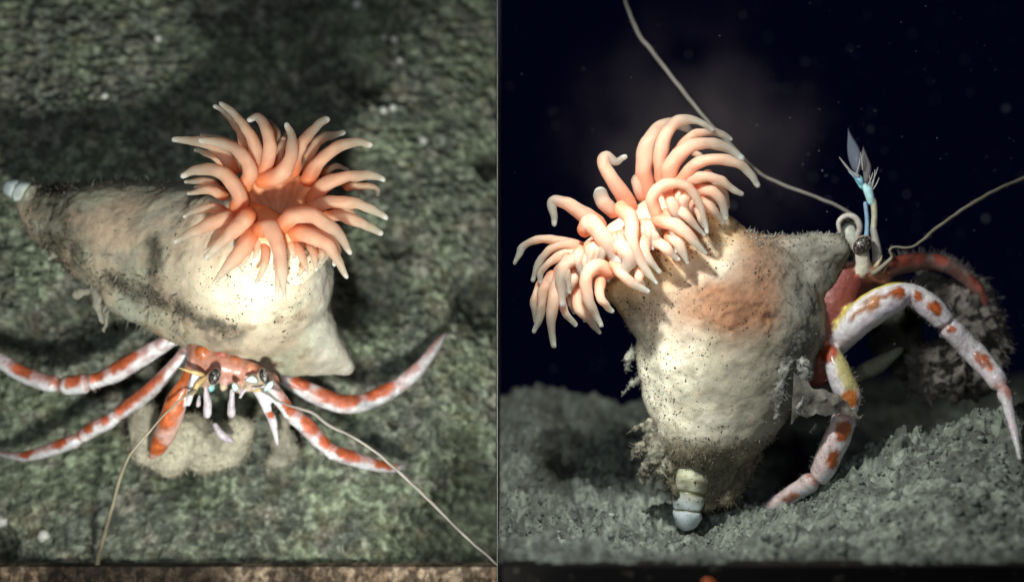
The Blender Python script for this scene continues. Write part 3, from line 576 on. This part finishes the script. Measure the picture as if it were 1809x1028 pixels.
k2 = 1124/470.0
convR = lambda a, b: (890+a/k2, 190+b/k2)
TR = [
 ([(600,350),(592,250),(605,160),(650,90),(715,65),(770,85),(800,112)],92,24,.2,.3), ([(580,370),(566,320),(575,270)],60,40,.2,.3),
 ([(735,190),(790,125),(860,104),(920,112),(957,134)],50,20,.1,.2), ([(800,190),(830,205),(835,240)],30,24,.3,.3),
 ([(665,300),(662,200),(690,105),(750,52),(820,57),(882,94)],74,22,-.1,0), ([(460,440),(425,400),(407,362)],70,60,.15,.2),
 ([(530,415),(470,320),(420,240),(430,205),(470,232),(512,208)],78,24,0,-.1), ([(400,495),(330,448),(250,400),(203,402),(215,495)],80,22,0,-.1),
 ([(340,590),(250,567),(155,556),(85,582),(46,652)],46,22,-.1,-.2), ([(360,620),(280,582),(200,600),(148,655),(122,730)],54,20,-.1,-.2),
 ([(390,640),(285,618),(200,650),(160,690),(153,742)],56,20,-.2,-.35), ([(860,280),(925,345),(945,420)],44,22,-.1,-.1),
 ([(820,350),(880,352),(920,400),(940,468)],60,22,-.3,-.35), ([(830,395),(880,430),(926,482)],56,22,-.35,-.4), ([(760,330),(820,297),(900,300),(960,340),(1006,364)],54,20,-.4,-.5),
 ([(690,330),(712,240),(780,168),(870,150),(950,175),(1006,213)],80,26,-.25,-.3), ([(750,310),(810,242),(900,218),(990,238),(1040,282),(1072,330)],64,24,-.4,-.5),
 ([(150,745),(128,820),(132,900)],40,16,-.1,-.2), ([(205,710),(168,780),(155,870),(132,945)],56,20,-.3,-.4), ([(240,690),(215,790),(200,890),(211,1004)],66,22,-.4,-.5),
 ([(240,800),(260,860),(302,916)],44,18,-.3,-.4), ([(275,790),(285,830),(298,862)],38,20,-.25,-.3), ([(305,760),(318,840),(360,890),(400,946)],62,20,-.35,-.45),
 ([(400,690),(335,645),(272,655),(240,715),(245,830)],74,28,-.5,-.6), ([(440,690),(392,672),(348,722),(358,820),(388,875),(411,920)],76,22,-.7,-.8),
 ([(408,735),(408,800),(438,842),(462,860)],50,20,-.75,-.8), ([(360,800),(352,850),(345,900)],40,18,-.3,-.3),
 ([(700,545),(742,580),(778,655)],62,14,-.7,-.9), ([(640,560),(690,600),(740,640)],60,20,-.75,-.9), ([(600,560),(595,620),(660,690)],66,20,-.75,-.9),
 ([(470,665),(525,725),(612,778)],64,16,-.8,-.95), ([(500,430),(540,475),(548,580),(595,680),(648,740)],76,16,-.75,-1.0),
 ([(345,510),(372,492),(430,560),(480,640)],88,60,-.5,-.8), ([(470,600),(500,590),(530,640),(500,700)],80,40,-.8,-.9), ([(650,470),(730,500),(800,560),(855,614)],70,16,-.75,-1.0),
 ([(648,460),(625,380),(690,322),(775,332),(825,405),(850,480),(855,525)],62,18,-.75,-.9), ([(700,380),(720,420),(740,470)],56,30,-.7,-.8), ([(780,360),(760,400),(770,450)],60,26,-.65,-.75),
 ([(560,560),(600,520),(650,500)],70,50,-.6,-.6), ([(820,420),(830,460),(845,500)],44,14,-.6,-.8), ([(580,690),(570,720),(590,750)],50,14,-.8,-.9),
 ([(250,690),(190,740),(170,820)],56,22,-.25,-.3), ([(300,700),(290,740),(250,800)],60,24,-.45,-.5),
]
colsR = ((0.92, 0.42, 0.26), (0.94, 0.64, 0.48), (0.78, 0.75, 0.66))
anR = thing('sea_anemone', P(1200, 520, 0.0), 'pale peach anemone seen side-on, tentacles in two clusters, on the upright shell', 'sea anemone')
m = Mesh(); pc = (0.88, 0.62, 0.46)
chain(m, [(1010, 500, -0.1, 24), (1040, 470, -0.1, 38), (1080, 450, -0.1, 46), (1125, 415, -0.1, 44), (1175, 385, -0.1, 46), (1215, 350, -0.1, 42), (1250, 345, -0.1, 26)], (0.86, 0.54, 0.40), 0.2, 0.9)
V, F, nr, C = remesh(m, 0.045, 4); V = V+nr*(0.03*fbm(V*1.6, 3, 121)+0.012*fbm(V*9, 2, 123))[:, None]
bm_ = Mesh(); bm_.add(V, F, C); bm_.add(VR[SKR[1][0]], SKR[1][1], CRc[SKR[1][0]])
objm('body', bm_, M_COLUMN, anR)
rg = random.Random(5)
for k in range(26):
    u = rg.random(); bx, by = 250+u*520, 640-u*230; d = rg.choice([(-.35, 1), (.3, 1), (.75, .75), (.1, 1)]); L = rg.uniform(90, 150)
    TR.append(([(bx, by), (bx+d[0]*L*.45+rg.uniform(-15, 15), by+d[1]*L*.35), (bx+d[0]*L, by+d[1]*L+10)], rg.uniform(40, 58), 16, -.45-.25*u+rg.uniform(-.1, 0), -.65-.25*u, ))
for a in TR: tentacle(anR, a[0], a[1]*0.38, a[2]*0.40, a[3]-0.25, a[4]-0.25, convR, colsR)

# ---------------------------------------------------------------- hermit crabs
RED, PINK, WHT, YEL = (0.42, 0.095, 0.035), (0.62, 0.36, 0.33), (0.80, 0.82, 0.84), (0.70, 0.58, 0.25)
def leg(m, rows, patches, lower=WHT, upper=PINK, red=RED, n=70, split=0.05, wide=0.9, lo_limit=-0.25, flip=False, joints=()):
    """rows: (px, py, y, diameter_px); patches: (t0, t1) red patches on the upper side"""
    ps = [P(a, b, y) for a, b, y, w in rows]; rs = [w*0.5*K(y) for a, b, y, w in rows]
    mod = lambda q: np.prod([1-0.34*np.exp(-((q-j)/0.010)**2)+0.13*np.exp(-((q-j-0.026)/0.016)**2)+0.13*np.exp(-((q-j+0.026)/0.016)**2) for j in joints], axis=0) if len(joints) else np.ones_like(q)
    V, F, t, s = tube(ps, rs, n, 22, mod=mod)
    if flip: s = -s
    for j in joints:
        pass
    wob = 0.26*fbm(V*6, 3, 131)
    C = mix(lower, upper, ss(s+wob, split-0.18, split+0.12))
    C = mix(C, mix(np.array(upper)*0.8, lower, ss(fbm(V*9, 2, 501), -.2, .2)), ss(fbm(V*3.5, 4, 503), 0.0, 0.25)*0.6)
    for a, b in patches:
        c_, h = (a+b)/2, (b-a)/2; e = ((t-c_)/h)**2+((s-0.42+wob)/wide)**2*0.9
        k = (1-ss(e, 0.75, 1.15))*ss(s, lo_limit-0.1, lo_limit+0.1); C = mix(C, np.array(red)*0.6+np.array((.12, .05, .02)), (1-ss(e, 0.95, 1.4))*ss(s, lo_limit-0.1, lo_limit+0.1)*0.6); C = mix(C, mix(red, np.array(red)*1.5+.02, ss(fbm(V*10, 3, 505), -.1, .3)), k)
    for j in joints: C = mix(C, (0.52, 0.24, 0.19), np.exp(-((t-j)/0.012)**2)*0.85)
    m.add(V, F, C); return V, s, t
def bristles(m, V, s, cond, n, L, col, seed):
    idx = np.where(cond)[0]; rg = np.random.RandomState(seed); idx = rg.choice(idx, min(n, len(idx)), replace=False)
    c = V.reshape(-1, 22, 3).mean(1); cen = np.repeat(c, 22, 0); nr = V-cen; nr /= np.linalg.norm(nr, axis=1)[:, None]+1e-9
    strands(m, V[idx], nr[idx], L*0.9, 0.009, col, 0.35, 0.0, seed)
def finish_body(m, parent, voxel=0.03, sm=4):
    V, F, nr, C = remesh(m, voxel, sm); V = V+nr*(0.012*fbm(V*6, 3, 141))[:, None]
    return obj('body', V, F, M_CRAB, parent, C)
def eyeball(parent, px, py, y, rx, rz, tilt):
    V, F = ball((0, 0, 0), (rx*K(y), rx*0.8*K(y), rz*K(y)), 28, 18); a = math.radians(tilt); R = np.array([[math.cos(a), 0, math.sin(a)], [0, 1, 0], [-math.sin(a), 0, math.cos(a)]])
    V2, F2 = ball((0, 0, 0), (rx*1.07*K(y), rx*0.5*K(y), rz*1.06*K(y)), 28, 18); objm_ = obj('eye_rim', V2@R.T+P(px, py, y+0.045), F2, M_CRAB, parent, np.repeat(np.array([[0.60, 0.50, 0.40, 0]]), len(V2), 0))
    return obj('eye', V@R.T+P(px, py, y), F, M_EYE, parent)
def antenna(parent, rows, col, seed, n=110):
    ps = [P(a, b, y) for a, b, y, w in rows]; rs = [w*0.38*K(y) for a, b, y, w in rows]
    V, F, t, s = tube(ps, rs, n, 8); ring = 1+0.14*np.sin(t*n*0.5*math.pi); 
    V = V+0.012*np.stack([vn(V*5, seed+k) for k in (1, 2, 3)], 1)
    mm = Mesh(); mm.add(V, F, np.array(col)*(0.8+0.3*fbm(V*4, 3, seed))[:, None])
    idx = np.random.RandomState(seed).choice(len(V), 90); strands(mm, V[idx], RNG.randn(90, 3), 0.07, 0.004, np.array(col), 0.3, 0, seed)
    return objm('antenna', mm, M_BRISTLE, parent)

# -- left crab
crL = thing('hermit_crab', P(400, 760, 2.0), 'front-on hermit crab, long red and white legs spread below the reclining shell', 'hermit crab')
m = Mesh(); br = Mesh()
chain(m, [(350, 600, 0.9, 20), (360, 630, 0.7, 30), (395, 648, 0.6, 30), (425, 655, 0.6, 24), (455, 665, 0.6, 20), (480, 672, 0.7, 14)], (0.50, 0.23, 0.16), 0.3)
for px, py, r, c in ((358, 622, 13, (0.50, 0.13, 0.03)), (392, 625, 12, (0.40, 0.09, 0.06)), (414, 640, 12, (0.52, 0.14, 0.05)), (416, 658, 6, (0.75, 0.33, 0.08)), (442, 652, 14, (0.62, 0.25, 0.14)),
                     (400, 668, 10, (0.66, 0.40, 0.38)), (446, 669, 11, (0.62, 0.85, 0.82)), (420, 686, 9, (0.56, 0.42, 0.30)), (372, 684, 9, (0.35, 0.78, 0.78)), (395, 684, 8, (0.58, 0.45, 0.32)), (440, 684, 9, (0.60, 0.48, 0.33)), (463, 684, 8, (0.55, 0.44, 0.3))):
    V, F = ball(P(px, py, 0.47), (r*K(0),)*3, 16, 10); m.add(V, F, c)
# eye stalks
for rows, c in (([(352, 676, 0.4, 16), (366, 672, 0.25, 20), (377, 667, 0.15, 27)], (0.58, 0.40, 0.28)), ([(440, 676, 0.4, 14), (455, 672, 0.3, 18), (464, 667, 0.2, 25)], (0.58, 0.46, 0.33))):
    leg(m, rows, [], c, c, n=14)
LEGS = [
 ([(345,598,1.2,22),(309,598,1.2,26),(275,616,1.3,32),(235,640,1.3,34),(200,660,1.4,34),(172,672,1.45,26),(160,674,1.45,31),(130,680,1.5,34),(97,678,1.6,26),(88,678,1.6,30),(40,660,1.8,31),(5,640,1.9,28),(-50,600,2.1,20),(-110,540,2.6,6)], [(.20,.30),(.33,.44),(.49,.555),(.575,.60),(.625,.68),(.74,.80),(.86,.93)], (.47,.59)),
 ([(350,600,1.1,18),(325,625,1.0,22),(300,655,1.1,26),(262,692,1.3,28),(222,722,1.5,28),(208,733,1.5,22),(195,742,1.5,27),(165,758,1.6,28),(138,775,1.7,22),(128,780,1.7,26),(80,797,1.9,24),(38,806,2.1,18),(-5,800,2.5,8)], [(.17,.43),(.49,.53),(.56,.61),(.63,.68),(.755,.80),(.86,.91)], (.42,.66)),
 ([(480,655,1.3,20),(520,678,1.4,30),(565,700,1.5,34),(610,714,1.6,34),(655,706,1.8,32),(705,680,2.0,29),(745,645,2.2,24),(775,605,2.6,16),(786,590,2.8,6)], [(.10,.19),(.22,.44),(.47,.60)], ()),
 ([(470,670,0.5,22),(495,705,0.5,26),(508,724,0.6,24),(520,735,0.7,28),(540,752,0.8,31),(562,775,0.9,30),(582,795,1.0,24),(592,800,1.0,27),(630,812,1.3,27),(670,823,1.6,22),(700,826,1.9,14),(716,818,2.2,5)], [(.10,.22),(.30,.42),(.45,.56),(.62,.72),(.78,.88)], (.24,.57)),
]
for i, (rows, pat, js) in enumerate(LEGS):
    V, s, t = leg(m, rows, pat, joints=js, n=110, upper=(0.55, 0.33, 0.31)); bristles(br, V, s, (s < -0.5) & (V[:, 1] < 9), 130, 0.07, (0.55, 0.45, 0.40), 150+i)
leg(m, [(452,684,0.4,18),(466,706,0.45,20),(474,728,0.5,15),(482,745,0.6,15),(490,785,0.8,6)], [(.45,.62)], (0.72, 0.68, 0.74), (0.78, 0.76, 0.82), n=40)
# left claw and the short pegs of the mouth
leg(m, [(342,640,0.6,22),(330,675,0.4,30),(314,705,0.4,38),(302,740,0.5,42),(290,768,0.7,38),(278,792,0.9,30),(268,806,1.0,14)], [(.08,.55),(.66,.90)], (0.70, 0.45, 0.38), (0.60, 0.34, 0.26), red=(0.50, 0.12, 0.03), n=60, wide=1.3, lo_limit=-0.9)
leg(m, [(346,660,0.2,16),(338,690,0.2,14),(333,715,0.3,8)], [], (0.8, 0.8, 0.82), (0.8, 0.78, 0.8), n=20)
for a in ([(364,690,0.3,10),(367,712,0.3,15),(366,732,0.35,15)], [(410,690,0.3,10),(409,712,0.3,14),(409,732,0.35,15)], [(352,700,0.4,8),(350,716,0.4,9)], [(430,692,0.4,8),(424,702,0.4,8)], [(380,750,0.9,10),(392,768,0.9,16),(408,778,1.0,12)]):
    leg(m, a, [], (0.66, 0.62, 0.68), (0.52, 0.47, 0.52), n=16)
leg(m, [(205,540,1.6,20),(240,557,1.5,22),(285,573,1.4,16)], [], (0.26, 0.20, 0.13), (0.30, 0.16, 0.10), n=30)
for px, py, r in ((417, 684, 1), (476, 679, 1)):
    pass
finish_body(m, crL, 0.03)
eyeball(crL, 379, 665, -0.02, 10, 15.5, 22); eyeball(crL, 467, 664, 0.02, 9, 14, -20)
def scale_plate(parent, pts, y, th, col, name='head_plate', matl=None):
    m = Mesh(); c = np.mean([P(*p, y) for p in pts], 0); ring = catmull([P(*p, y) for p in pts+[pts[0]]], 29)[:-1]; n = len(ring)
    V = [c-np.array([0, th, 0])]+[c+(r-c)*0.7-np.array([0, th*0.8, 0]) for r in ring]+list(ring)+[c+np.array([0, th, 0])]
    F = [(0, 1+j, 1+(j+1) % n) for j in range(n)]+[(1+j, 1+n+j, 1+n+(j+1) % n, 1+(j+1) % n) for j in range(n)]+[(2*n+1, 1+n+(j+1) % n, 1+n+j) for j in range(n)]
    return obj(name, V, F, matl or M_CRAB, parent, np.repeat(np.array(col)[None], len(V), 0))
scale_plate(crL, [(412,674),(418,678),(423,686),(417,692),(411,689),(409,680)], 0.0, 0.04, (0.60, 0.90, 0.88))
scale_plate(crL, [(483,671),(484,679),(476,690),(466,691),(466,686),(474,675)], -0.02, 0.04, (0.60, 0.90, 0.88))
scale_plate(crL, [(445,662),(455,668),(454,677),(438,675),(432,670)], 0.1, 0.06, (0.66, 0.86, 0.83))
for a in ([(317,650,0.1,2),(330,654,0.1,6),(352,660,0.15,9),(362,664,0.25,6)], [(445,690,0.1,3),(458,689,0.1,7),(468,687,0.1,4)], [(368,662,0.2,5),(350,678,0.05,10),(342,692,0.05,9),(333,696,0.1,5)]):
    mm = Mesh(); V, F, t, s = tube([P(p, q, y) for p, q, y, w in a], [w*0.5*K(y) for p, q, y, w in a], 18, 10); mm.add(V, F, (0.62, 0.46, 0.20)); objm('head_spine', mm, M_CRAB, crL)
antenna(crL, [(345,690,0.0,9),(325,700,-.2,5),(295,728,-.3,5),(268,757,-.3,5.5),(240,790,-.3,6),(221,820,-.2,8),(208,860,0,9),(193,915,.4,10),(180,960,.9,11),(170,1006,1.75,13),(168,1020,1.9,13)], (0.50, 0.46, 0.33), 160)
antenna(crL, [(462,688,0.05,9),(485,704,-.1,7),(505,714,-.2,5),(530,722,-.3,7),(556,732,-.3,8),(582,752,-.3,8),(640,782,-.3,7),(692,822,-.3,8),(760,885,-.4,8),(820,945,-.5,7.5),(878,996,-.55,6)], (0.48, 0.45, 0.40), 170)
for a in ([(475,676,-.1,3),(485,668,-.2,1.5),(492,655,-.3,1)], [(480,672,-.1,3),(497,671,-.2,2),(508,680,-.3,1)], [(478,676,-.1,3),(488,686,-.2,1.5)]):
    pass
tag(objm('bristles', br, M_BRISTLE, crL), kind='stuff')
# fuzz-covered claws below the head
def fuzz_mass(rows, y, parent, seed, col, n=2500, L=0.16, amp=0.08, name='fuzzy_claw', ys=0.7, voxel=0.04):
    m = Mesh(); chain(m, [(a, b, y+d, r) for a, b, r, d in rows], col, 0.3, ys); V, F, nr, C = remesh(m, voxel, 3)
    V = V+nr*(amp*fbm(V*3, 4, seed)+amp*0.4*fbm(V*12, 2, seed+2))[:, None]; f = Mesh()
    C = np.array(col)*(0.65+0.6*ss(fbm(V*2.5, 3, seed+4), -0.3, 0.4))[:, None]; f.add(V, F, C)
    p_, n_ = scatter(V, nr, nr[:, 1] < 0.5, n, seed); strands(f, p_, n_, L, 0.009, col, 0.55, 0.12, seed, 0.1)
    return objm(name, f, M_FLUFF, parent)
fuzz_mass([(255,735,26,0),(262,785,36,0),(305,800,42,.1),(340,770,40,.2),(360,795,42,.1),(400,785,40,.1),(428,760,26,0)], 1.75, crL, 180, (0.62, 0.59, 0.46), 1500, 0.09)
fuzz_mass([(490,745,18,0),(498,780,22,.1),(512,800,18,.1),(485,815,14,.1)], 1.9, crL, 184, (0.52, 0.51, 0.40), 500, 0.08)

# -- right crab
crR = thing('hermit_crab', P(1500, 900, 0.0), 'side-on hermit crab at right, a white and orange leg arching to the seabed', 'hermit crab')
m = Mesh(); br = Mesh()
chain(m, [(1440, 650, 0.45, 34), (1450, 590, 0.3, 48), (1468, 535, 0.2, 48), (1488, 500, 0.25, 40), (1530, 490, 0.5, 26)], (0.27, 0.07, 0.055), 0.25)
chain(m, [(1510, 480, 0.15, 20), (1535, 478, 0.1, 18), (1560, 490, 0.15, 16)], (0.50, 0.20, 0.12), 0.3)
leg(m, [(1525,478,0.0,26),(1524,462,-.05,27),(1523,446,-.1,25)], [], (0.72,0.70,0.58), (0.72,0.70,0.58), n=16)
leg(m, [(1522,470,0.4,18),(1512,440,0.4,26),(1500,415,0.4,32),(1497,400,0.4,30),(1499,391,0.4,22)], [], (0.66,0.70,0.60), (0.66,0.70,0.60), n=24)
RL = [
 ([(1478,610,0.2,40),(1500,582,-.2,52),(1530,553,-.4,60),(1565,532,-.5,58),(1592,522,-.5,50),(1604,522,-.5,36),(1614,522,-.5,40),(1640,540,-.5,46),(1662,560,-.5,42),(1672,574,-.5,32),(1684,585,-.5,40),(1720,622,-.5,42),(1755,662,-.9,36),(1774,692,-1.2,26),(1784,730,-1.6,19),(1794,770,-1.9,15),(1802,812,-2.15,8)],
   [(.13,.225),(.225,.30),(.375,.425),(.45,.51),(.585,.63),(.70,.76)], (.32,.56,.80), 0.9),
 ([(1462,612,0.0,30),(1475,640,-.2,40),(1488,672,-.3,46),(1500,700,-.35,44),(1498,722,-.35,34),(1492,738,-.35,40),(1482,768,-.3,46),(1466,800,-.25,46),(1455,828,-.2,42),(1440,845,-.1,34),(1400,872,0.1,32),(1365,893,0.3,26),(1335,912,0.5,12)],
   [(.00,.09),(.22,.34),(.44,.56),(.58,.70),(.82,.87)], (.36,.40,.75), 0.9),
]
V, s, t = leg(m, RL[0][0], [], (0.80,0.72,0.78), (0.84,0.84,0.86), joints=RL[0][2], n=150); bristles(br, V, s, (t > .3), 420, 0.07, (0.5, 0.5, 0.5), 190)
Vp = V
C = m.C[-1]; wob = 0.22*fbm(V*5, 2, 133)
def patch(t0, s0, ht, hs, col=(0.42, 0.10, 0.02)):
    global C
    e = ((t-t0)/ht)**2+((s-s0+wob)/hs)**2; k = (1-ss(e, 0.8, 1.1))*(V[:, 1] < np.repeat(V.reshape(-1, 22, 3).mean(1)[:, 1], 22)+0.1)
    C[:, :3] = mix(C[:, :3], mix(np.array(col)*0.75, np.array(col)*1.3, ss(fbm(V*9, 3, 507), -.2, .3)), k)
patch(.145, .40, .060, .30, (0.34, 0.13, 0.03)); patch(.225, .28, .035, .50)
patch(.375, .10, .026, .55); patch(.455, .05, .034, .55); patch(.60, -.15, .022, .5); patch(.725, -.1, .032, .5); patch(.83, .0, .02, .7, (0.6, 0.33, 0.28))
C[:, :3] = mix(C[:, :3], (0.72, 0.62, 0.10), ss(s, .85, .97)*(1-ss(t, .24, .3)))
V, s, t = leg(m, RL[1][0], [], (0.72,0.72,0.76), (0.74,0.60,0.58), joints=RL[1][2], n=130); bristles(br, V, s, (t > .05), 420, 0.08, (0.5, 0.5, 0.48), 191)
C = m.C[-1]; wob = 0.3*fbm(V*5, 2, 135)
C[:, :3] = mix(C[:, :3], (0.50, 0.46, 0.20), (1-ss(np.abs(t-.14), .08, .11))*ss(s, -.5, -.1))
patch(.04, -.4, .05, .9, (0.35, 0.06, 0.02)); patch(.27, -.05, .05, .75, (0.52, 0.17, 0.03)); patch(.47, -.1, .055, .6); patch(.60, -.2, .052, .5); patch(.84, .1, .03, .5, (0.45, 0.2, 0.13))
V, s, t = leg(m, [(1545,500,1.2,30),(1580,472,1.3,34),(1630,462,1.4,32),(1665,466,1.4,30),(1700,485,1.5,26),(1730,515,1.5,20),(1745,545,1.6,12)], [(.10,.34),(.40,.52),(.70,.95)], (0.26,0.13,0.11), (0.36,0.27,0.25), red=(0.30,0.07,0.045), n=60); bristles(br, V, s, s > .3, 300, 0.14, (0.45, 0.42, 0.40), 192)
V, s, t = leg(m, [(1480,690,1.4,20),(1520,660,1.4,28),(1550,645,1.5,30),(1590,618,1.5,14)], [], (0.30,0.32,0.22), (0.34,0.34,0.24), n=30)
finish_body(m, crR, 0.03)
eyeball(crR, 1523, 433, -0.22, 14, 18.5, 42)
def half_eye():
    V, F, t, s = tube([P(1484,398,.3), P(1492,389,.25), P(1503,387,.25), P(1514,394,.28)], [.05, .08, .085, .06], 18, 14); m2 = Mesh(); m2.add(V, F, (0.1, 0.1, 0.1)); return obj('eye', V, F, M_EYE, crR)
half_eye()
mm = Mesh(); V, F, t, s = tube([P(1484,412,.2), P(1482,392,.15), P(1496,381,.15), P(1512,386,.15), P(1519,402,.2), P(1514,420,.3)], [.035, .045, .05, .055, .055, .05], 40, 10); mm.add(V, F, (0.62, 0.60, 0.54)); objm('stalk_rim', mm, M_CRAB, crR)
# antennule: jointed stem, thin flagellum and two clear leaf-shaped brushes
an = Mesh(); cy = (0.30, 0.62, 0.80); pal = (0.50, 0.52, 0.40)
for rows, c in (([(1548,478,.1,16),(1550,450,.0,18),(1546,420,.0,14),(1543,404,0,12)], (0.38,0.36,0.33)), ([(1543,406,0,11),(1545,380,0,11),(1543,358,0,12),(1538,348,0,11)], (0.50,0.50,0.36)), ([(1531,420,.1,9),(1532,390,.1,8),(1529,360,.1,8)], (0.22,0.38,0.55)), ([(1539,356,0,14),(1534,338,0,17),(1528,330,0,12)], (0.50,0.85,0.88)), ([(1522,330,0,8),(1518,318,0,14),(1512,309,0,9)], (0.32,0.72,0.92)), ([(1520,325,-.05,4),(1508,312,-.05,3),(1499,303,-.05,1.5)], (0.2,0.45,0.6)), ([(1516,312,-.05,7),(1504,304,-.05,5),(1492,290,-.05,4),(1483,278,-.05,1.5)], (0.36,0.34,0.32))):
    V, F, t, s = tube([P(a, b, y) for a, b, y, w in rows], [w*.5*K(y) for a, b, y, w in rows], 20, 12); an.add(V, F, c)
ao = objm('antennule', an, M_CRAB, crR)
for pts, y, c, ln in (([(1498,226),(1504,238),(1518,262),(1522,285),(1516,308),(1506,300),(1497,270)], 0.05, (0.42,0.50,0.62), (1498,226)), ([(1525,258),(1532,275),(1539,295),(1534,320),(1527,328),(1524,300),(1519,285)], 0.0, (0.55,0.52,0.53), (1526,262))):
    scale_plate(ao, pts, y, 0.02, c, 'brush', M_FILM)
hb = Mesh()
for a, b in (((1534,326),(1542,305)), ((1538,328),(1551,296)), ((1540,332),(1546,300)), ((1543,334),(1553,314)), ((1537,330),(1536,310)), ((1524,300),(1520,270)), ((1514,305),(1519,280))):
    V, F, t, s = tube([P(*a, -.05), P((a[0]+b[0])/2+1, (a[1]+b[1])/2, -.1), P(*b, -.1)], [.012, .01, .005], 8, 6); hb.add(V, F, (0.6, 0.6, 0.6))
objm('hair_tuft', hb, M_BRISTLE, ao)
antenna(crR, [(1522,405,.5,7),(1518,390,.5,8),(1505,378,.5,9),(1470,360,.6,9),(1430,344,.7,9),(1380,325,.8,9),(1335,300,.9,9),(1290,256,1.0,9),(1250,215,1.1,10),(1210,165,1.2,11),(1155,95,1.3,12),(1125,55,1.4,12),(1105,0,1.5,11),(1100,-40,1.6,10)], (0.32, 0.31, 0.27), 200)
antenna(crR, [(1545,482,-.1,14),(1562,468,-.2,10),(1575,455,-.25,8),(1573,442,-.3,7),(1582,436,-.3,6),(1608,437,-.3,6),(1630,425,-.3,7),(1650,407,-.2,8),(1690,378,0,9),(1720,358,.1,9),(1760,336,.3,9),(1815,312,.5,9),(1850,298,.6,9)], (0.42, 0.40, 0.30), 210)
for a in ([(1560,482,-.1,3),(1572,462,-.2,1.5)], [(1548,470,-.1,10),(1556,458,-.15,4),(1558,452,-.2,1.5)]):
    mm = Mesh(); V, F, t, s = tube([P(p, q, y) for p, q, y, w in a], [w*0.5*K(y) for p, q, y, w in a], 10, 8); mm.add(V, F, (0.5, 0.42, 0.28)); objm('head_spine', mm, M_CRAB, crR)
tag(objm('bristles', br, M_BRISTLE, crR), kind='stuff')
fuzz_mass([(1600,520,26,0),(1650,520,40,.1),(1700,545,48,.1),(1730,600,46,.1),(1700,660,46,0),(1650,640,42,-.1),(1640,690,26,0)], 1.9, crR, 220, (0.36, 0.34, 0.30), 2600, 0.15, 0.34)
fuzz_mass([(1560,600,30,0),(1600,580,34,.1),(1600,640,26,.1)], 2.4, crR, 224, (0.12, 0.12, 0.10), 500, 0.10, 0.15)

# the tip of another orange anemone poking over the dark ledge
V, F, t, s = tube([P(1262,1034,-5.62), P(1254,1027,-5.64), P(1246,1026,-5.66), P(1240,1029,-5.66)], [.05, .05, .045, .02], 20, 12)
tag(obj('tentacle_tip', V, F, mat('orange_flesh', rough=0.4, sss=0.4, base=(0.75, 0.16, 0.06))), 'tiny orange tentacle tip at the bottom edge of the dark ground', 'tentacle')

# ---------------------------------------------------------------- drifting silt behind the right-hand anemone
def silt():
    m = bpy.data.materials.new('silt'); m.use_nodes = True; N = m.node_tree.nodes; Lk = m.node_tree.links
    N.remove(N['Principled BSDF']); out = N['Material Output']; v = N.new('ShaderNodeVolumePrincipled'); v.inputs['Color'].default_value = (0.55, 0.48, 0.5, 1); v.inputs['Anisotropy'].default_value = 0.1
    tc = N.new('ShaderNodeTexCoord'); g = N.new('ShaderNodeTexGradient'); g.gradient_type = 'SPHERICAL'
    mp = N.new('ShaderNodeMapping'); mp.inputs['Scale'].default_value = (1/3.1, 1/2.2, 1/3.4); Lk.new(tc.outputs['Object'], mp.inputs['Vector']); Lk.new(mp.outputs[0], g.inputs[0])
    n = N.new('ShaderNodeTexNoise'); n.inputs['Scale'].default_value = 0.75; n.inputs['Detail'].default_value = 5; Lk.new(tc.outputs['Object'], n.inputs['Vector'])
    a = N.new('ShaderNodeMath'); a.operation = 'MULTIPLY_ADD'; a.inputs[1].default_value = 2.6; a.inputs[2].default_value = -1.3; Lk.new(n.outputs['Fac'], a.inputs[0])
    b = N.new('ShaderNodeMath'); b.operation = 'ADD'; Lk.new(g.outputs['Fac'], b.inputs[0]); Lk.new(a.outputs[0], b.inputs[1])
    c = N.new('ShaderNodeMath'); c.operation = 'MULTIPLY'; c.use_clamp = False; c.inputs[1].default_value = 0.035
    mx = N.new('ShaderNodeMath'); mx.operation = 'MAXIMUM'; mx.inputs[1].default_value = 0; Lk.new(b.outputs[0], mx.inputs[0])
    g2 = N.new('ShaderNodeMath'); g2.operation = 'MULTIPLY'; Lk.new(mx.outputs[0], g2.inputs[0]); Lk.new(g.outputs['Fac'], g2.inputs[1]); Lk.new(g2.outputs[0], c.inputs[0]); Lk.new(c.outputs[0], v.inputs['Density']); Lk.new(v.outputs[0], out.inputs['Volume'])
    m2 = c; m2.inputs[1].default_value = 0.36
    return m
V, F = ball((0, 0, 0), (3.1, 2.2, 3.4), 32, 20)
cl = obj('silt_cloud', V, F, silt()); cl.location = tuple(P(1220, 270, 2.6)); tag(cl, 'faint brownish silt cloud behind the side-on anemone in the dark water', 'silt', kind='stuff')
